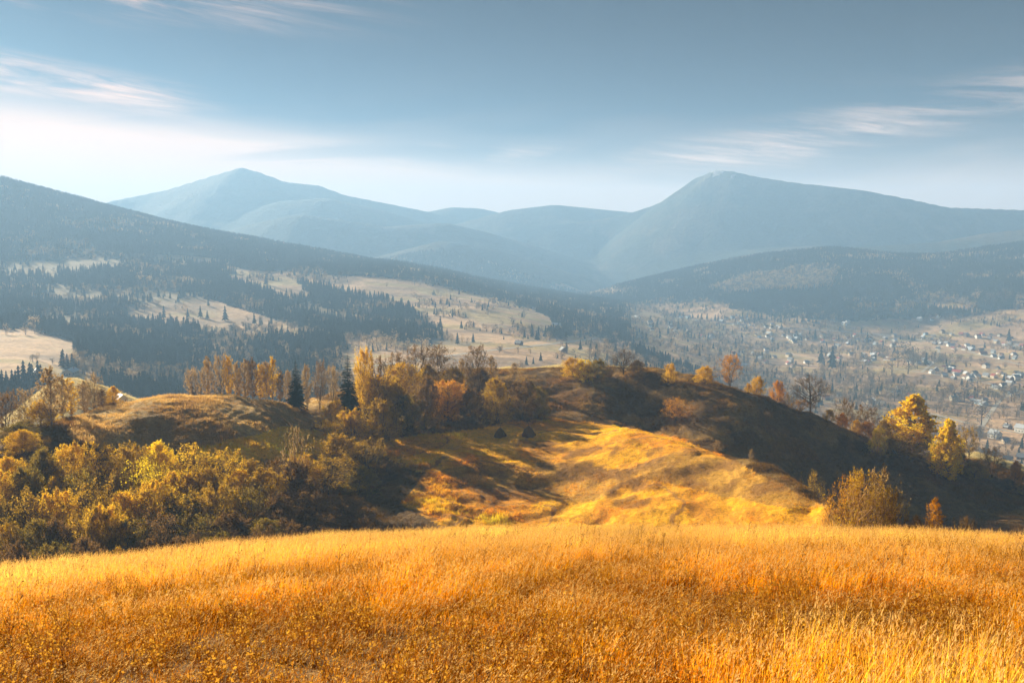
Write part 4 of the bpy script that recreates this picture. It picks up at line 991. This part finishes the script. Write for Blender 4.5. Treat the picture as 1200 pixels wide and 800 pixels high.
# ------------------------------------------------------------------ near trees
# kind, px, distance, top py, crown width px, colour, label
G_ROW = 'birches along the top of the brown knoll'
TR = [
 # left group by the knoll
 ('thin_tree',4,300,458,34,'brown','thin brown tree at the left edge beside the knoll'),
 ('thin_tree',32,298,455,30,'tan','pale thin tree left of the tall bare birch'),
 ('slender_tree',57,285,430,26,'tan','tallest sparse birch left of the brown knoll, pale forked trunk'),
 ('slender_tree',70,300,440,20,'tan','second sparse birch close right of the tallest one'),
 ('slender_tree',82,312,443,20,'gold','golden birch in front of the bright slope, third from the left'),
 ('slender_tree',97,318,446,18,'tan','pale thin birch in the gap of the left group'),
 ('thin_tree',108,320,437,24,'tan','rounded pale orange tree at the right of the left group'),
 ('slender_tree',118,322,455,14,'brown','short brown sapling beside the rounded pale orange tree'),
 ('bushy_tree',131,322,453,20,'gold','small golden bush tree at the right end of the left group'),
 ('bushy_tree',45,290,468,40,'gold','golden bush below the tallest sparse birch'),
 ('bushy_tree',18,275,495,50,'olive','olive bush at the left edge below the thin trees'),
 ('bushy_tree',25,262,503,44,'gold','golden bush at the left edge above the thicket'),
 # row on the knoll
 ('thin_tree',228,344,430,28,'tan','broad pale tree at the left end of the knoll top row'),
 ('slender_tree',241,346,418,16,'tan','slim birch with pale trunk, second from left on the knoll top'),
 ('thin_tree',256,347,415,24,'tan','tall feathery birch near the left of the knoll top row'),
 ('slender_tree',267,347,417,16,'gold','golden narrow birch, right beside the tall feathery one'),
 ('slender_tree',277,348,424,14,'tan','thin sapling birch in the middle gap of the knoll row'),
 ('slender_tree',286,348,421,18,'tan','pale narrow birch just right of the gap in the knoll row'),
 ('slender_tree',295,349,419,16,'brown','brownish leafless birch in the middle of the knoll row'),
 ('slender_tree',304,349,427,18,'gold','golden birch in the right half of the knoll row'),
 ('slender_tree',318,350,418,16,'gold','bright golden pointed birch near the spruce on the knoll'),
 ('slender_tree',311,350,424,15,'tan','faded birch between two golden birches on the knoll'),
 ('slender_tree',327,350,434,14,'brown','short brown birch just left of the knoll spruce'),
 ('spruce',346,349,419,19,'needle','dark green spruce on the knoll top, beside the birch row'),
 ('slender_tree',337,352,434,11,'tan','small pale birch touching the left side of the knoll spruce'),
 ('slender_tree',359,350,427,14,'tan','slim pale birch right of the knoll spruce'),
 ('thin_tree',374,352,422,18,'brown','bare brown tree midway between the two dark spruces'),
 ('thin_tree',390,352,428,22,'tan','faded tree left of the right hand dark spruce'),
 ('spruce',407,346,413,22,'needle','dark green spruce at the left end of the golden grove'),
 # golden grove
 ('round_tree',427,350,409,26,'gold','tall yellow tree just right of the dark spruce at the grove'),
 ('thin_tree',446,350,416,26,'brown','bare brownish tree behind the left of the golden grove'),
 ('thin_tree',466,385,412,30,'brown','bare tree on the skyline of the grove, leftmost of three'),
 ('thin_tree',488,392,404,36,'brown','tall bare tree on the grove skyline, second of three'),
 ('thin_tree',516,396,403,38,'brown','broad bare tree on the grove skyline behind the round gold tree'),
 ('thin_tree',556,400,404,34,'brown','tall bare tree on the skyline at the grove right end'),
 ('slender_tree',577,402,417,16,'tan','slim pale tree right of the tall bare skyline tree'),
 ('slender_tree',602,410,425,12,'tan','tiny bare sapling alone on the skyline right of the grove'),
 ('slender_tree',540,398,420,14,'tan','slim pale tree between two bare skyline trees'),
 ('bushy_tree',392,330,470,44,'gold','golden bush below the right spruce at the grove edge'),
 ('bushy_tree',412,318,480,60,'gold','wide golden bush at the left foot of the grove'),
 ('round_tree',440,350,440,50,'gold','large golden tree in the left half of the grove'),
 ('bushy_tree',428,362,435,30,'amber','amber tree behind the large golden grove tree'),
 ('round_tree',470,375,425,48,'gold','rounded golden tree high in the middle of the grove'),
 ('bushy_tree',462,343,450,50,'amber','amber rounded tree in the middle of the grove'),
 ('bushy_tree',445,322,468,56,'amber','amber bush at the front of the grove facing the shelf'),
 ('bushy_tree',478,345,462,50,'olive','shaded olive tree left of the round gold tree'),
 ('bushy_tree',497,345,442,40,'brown','dark brown tree behind the round gold tree'),
 ('round_tree',524,352,446,50,'orange','round orange-gold tree standing alone in front of the grove'),
 ('bushy_tree',552,352,455,36,'brown','dark brown bush between the round gold tree and the ochre one'),
 ('bushy_tree',583,352,444,44,'amber','ochre tree with bright top at the right of the grove'),
 ('bushy_tree',610,358,446,46,'brown','dark shaded tree at the right end of the grove'),
 ('bushy_tree',628,368,452,34,'olive','olive low tree at the far right end of the grove'),
 ('bushy_tree',560,390,430,36,'brown','brown bush under the tall bare skyline tree'),
 ('bushy_tree',530,388,430,36,'amber','amber bush behind the round gold tree on the slope'),
 ('bushy_tree',500,385,428,36,'amber','amber bush on the slope under the skyline trees'),
 # skyline of the big hill
 ('bushy_tree',672,418,419,32,'gold','leftmost of the three bushes on the hill skyline'),
 ('bushy_tree',687,414,421,28,'yellow','bright yellow bush, middle of the three on the hill skyline'),
 ('bushy_tree',701,416,421,28,'olive','olive bush, rightmost of the three on the hill skyline'),
 ('shrub',714,415,430,16,'brown','low dark shrub right of the three skyline bushes'),
 ('bare_tree',731,416,409,34,'brown','small spreading bare tree on the hill skyline'),
 ('bushy_tree',748,412,422,26,'brown','low brown bush right of the small spreading bare tree'),
 ('bushy_tree',785,404,426,18,'gold','small golden round bush alone on the skyline'),
 ('bushy_tree',827,396,429,26,'gold','golden low bush left of the orange skyline tree'),
 ('thin_tree',855,388,415,32,'orange','orange open crowned tree leaning on the hill skyline'),
 ('bushy_tree',877,378,449,10,'gold','tiny golden bush left of the round orange-gold skyline tree'),
 ('bushy_tree',888,374,441,18,'gold','round orange-gold small tree on the descending skyline'),
 ('bushy_tree',912,368,446,20,'orange','pointed orange small tree on the descending skyline'),
 ('shrub',925,362,462,16,'amber','low amber shrub between the pointed tree and the big bare tree'),
 ('bare_tree',951,350,439,48,'brown','large spreading bare tree on the descending skyline'),
 ('shrub',938,350,468,24,'orange','orange shrub at the foot of the large bare tree'),
 ('thin_tree',992,334,466,28,'brown','dark sparse tree right of the large bare tree'),
 ('bushy_tree',988,328,484,18,'orange','small orange bush under the dark sparse tree'),
 ('thin_tree',1020,326,476,36,'brown','reddish brown sparse tree before the tall yellow tree'),
 ('bushy_tree',1016,318,494,24,'orange','bright orange bush on the right slope'),
 ('bushy_tree',1038,312,492,24,'amber','amber bush at the left foot of the tall yellow tree'),
 ('larch',1068,302,463,56,'yellow','tall bright yellow tree with pointed crown, tallest on the right slope'),
 ('bushy_tree',1050,298,512,44,'amber','amber undergrowth left below the tall yellow tree'),
 ('bushy_tree',1088,294,510,36,'amber','amber bush right below the tall yellow tree'),
 ('larch',1113,272,492,34,'yellow','second yellow pointed tree, smaller and further right'),
 ('bushy_tree',1105,282,528,34,'amber','amber bush at the foot of the second yellow tree'),
 ('bushy_tree',1124,280,530,34,'brown','brown bush right of the second yellow tree'),
 ('thin_tree',1138,292,500,20,'amber','sparse amber tree behind the bright patch on the right'),
 ('bushy_tree',1142,270,540,26,'amber','low amber bush between second yellow tree and dark round tree'),
 ('thin_tree',1165,272,524,26,'brown','dark rounded tree at the right in front of the village'),
 ('bushy_tree',1190,262,540,18,'orange','small orange bush near the right edge'),
 ('bushy_tree',1180,262,560,26,'brown','low brown shrub under the dark rounded tree'),
 ('shrub',1200,258,568,24,'amber','amber shrub at the right edge on the slope'),
 ('shrub',1072,280,556,40,'brown','dark brown shrub in shade below the yellow tree'),
 ('bushy_tree',1030,300,500,20,'yellow','small yellow bush between the orange bush and the tall yellow tree'),
 ('bushy_tree',1004,322,492,16,'gold','small gold bush right of the dark sparse tree'),
 ('bushy_tree',972,335,480,16,'amber','amber bush left of the dark sparse tree'),
 ('bushy_tree',1095,285,520,22,'yellow','yellow bush between the two pointed yellow trees'),
 ('bushy_tree',1152,270,548,18,'gold','small gold bush left of the dark rounded tree'),
 ('shrub',1060,285,535,26,'brown','brown shrub in shade under the amber undergrowth'),
 ('shrub',1028,295,522,22,'brown','brown shrub in shade below the small yellow bush'),
 ('shrub',900,345,482,12,'brown','small dark shrub on the upper dark slope'),
 ('shrub',930,330,505,14,'brown','dark shrub on the slope below the large bare tree'),
 ('thin_tree',1126,285,515,16,'amber','sparse amber tree close right of the second yellow pointed tree'),
 # on the dark slope and in front of it
 ('thin_tree',794,372,466,38,'orange','sparse orange tree standing on the dark slope'),
 ('shrub',955,262,552,30,'amber','small amber shrub on the dark slope left of the big twiggy bush'),
 ('twiggy',1012,108,552,74,'amber','big amber twiggy bush behind the meadow edge'),
 ('shrub',992,110,558,44,'orange','left neighbour of the big amber twiggy bush behind the meadow'),
 ('shrub',1032,112,549,50,'tan','thin twiggy shrub rising out of the big amber twiggy bush'),
 ('shrub',1046,107,570,34,'amber','right neighbour of the big amber twiggy bush behind the meadow'),
 ('slender_tree',1098,104,584,20,'orange','small columnar orange tree behind the meadow edge'),
 ('shrub',840,290,515,12,'tan','pale twiggy sapling on the dark slope above the spur'),
 ('shrub',881,270,526,9,'tan','second pale sapling on the dark slope above the spur'),
 ('shrub',1075,105,604,24,'brown','low dark shrub left of the small columnar orange tree'),
 ('shrub',1135,105,606,30,'brown','low dark shrub right of the small columnar orange tree'),
 ('shrub',344,240,500,34,'tan','tall bare twiggy sapling rising out of the thicket'),
]
for t in TR:
    kind, px_, d, top, wpx, colr, lab = t
    place_tree(kind, px_, d, top, wpx, colr, lab, cat='shrub' if kind == 'shrub' else 'spruce' if kind == 'spruce' else 'tree')

# the thicket on the left: rows from back to front
ROWS = [  # name, distance, [(px, top py, width px, colour)]
 ('back row', 246, [(12,527,46,'gold'),(48,520,42,'olive'),(82,512,48,'gold'),(120,517,44,'gold'),(152,514,44,'amber'),(185,512,50,'yellow'),(222,519,46,'gold'),(258,524,44,'gold'),(292,530,40,'amber'),(325,534,40,'brown'),(354,524,46,'gold'),(392,500,56,'amber'),(428,512,44,'amber'),(455,528,34,'brown')]),
 ('second row', 232, [(-8,545,56,'gold'),(28,540,52,'olive'),(66,552,52,'gold'),(100,545,50,'olive'),(136,548,48,'amber'),(168,536,52,'yellow'),(205,545,54,'gold'),(240,542,50,'amber'),(275,544,52,'gold'),(310,540,50,'amber'),(345,535,54,'brown'),(384,530,56,'amber'),(420,540,48,'olive')]),
 ('third row', 217, [(-12,580,60,'olive'),(25,575,58,'amber'),(64,570,54,'gold'),(100,566,54,'amber'),(135,575,56,'gold'),(176,560,58,'gold'),(215,575,54,'olive'),(252,566,56,'amber'),(290,572,54,'olive'),(328,575,54,'brown'),(366,572,58,'brown'),(404,578,50,'brown')]),
 ('front row', 202, [(-5,612,60,'amber'),(34,608,56,'olive'),(70,605,54,'brown'),(106,592,52,'amber'),(122,588,40,'gold'),(150,606,54,'olive'),(190,600,56,'brown'),(228,604,52,'olive'),(266,598,54,'brown'),(305,604,54,'olive'),(340,606,54,'brown'),(378,604,52,'brown'),(412,606,44,'brown')]),
 ('lowest row', 188, [(15,632,52,'brown'),(60,634,50,'olive'),(100,628,46,'brown'),(138,638,24,'gold'),(170,628,46,'brown'),(215,626,46,'brown'),(258,622,46,'olive'),(300,620,46,'brown'),(340,620,44,'brown'),(385,618,44,'brown')]),
]
ORD = ['first', 'second', 'third', 'fourth', 'fifth', 'sixth', 'seventh', 'eighth', 'ninth', 'tenth', 'eleventh', 'twelfth', 'thirteenth', 'fourteenth']
LOOK = {'gold': 'golden', 'olive': 'olive green', 'amber': 'amber', 'yellow': 'bright yellow', 'brown': 'dark brown'}
for rn, d, items in ROWS:
    for i, (px_, top, wp, colr) in enumerate(items):
        kind = random.choice(['bushy_tree', 'bushy_tree', 'round_tree', 'thin_tree']) if colr != 'brown' else random.choice(['bushy_tree', 'thin_tree'])
        dd = d + (max(0, min(1, (px_ - 335) / 60)) * {'back row': 42, 'second row': 36, 'third row': 26, 'front row': 14, 'lowest row': 6}[rn])
        place_tree(kind, px_, dd * random.uniform(.985, 1.015), top + (8 if rn in ('back row', 'second row') else 4) - (5 if kind == 'thin_tree' else 0), wp * 1.2, colr, '%s thicket tree, %s from the left in the %s of the left thicket' % (LOOK[colr], ORD[i], rn), 'trees of the left thicket')

# ------------------------------------------------------------------ like things side by side: say which one by its place in the row
_t = 'first second third fourth fifth sixth seventh eighth ninth tenth eleventh twelfth thirteenth fourteenth fifteenth sixteenth seventeenth eighteenth nineteenth'.split()
def ordinal(k):
    if k < 20: return _t[k - 1]
    d, u = divmod(k, 10); w10 = ['', '', 'twenty', 'thirty', 'forty', 'fifty', 'sixty'][d]
    return (w10[:-1] + 'ieth') if u == 0 else w10 + '-' + _t[u - 1]
_by = {}
for o in COL.objects:
    if o.parent is None and o.get('category') and o.get('group'): _by.setdefault(o['label'], []).append(o)
for lab, os_ in _by.items():
    if len(os_) < 2 or len(os_) > 60: continue
    os_.sort(key=lambda o: float(project(*o.location)[0]))
    for k, o in enumerate(os_): o['label'] = lab + ', ' + ('leftmost' if k == 0 else ordinal(k + 1) + ' from left')
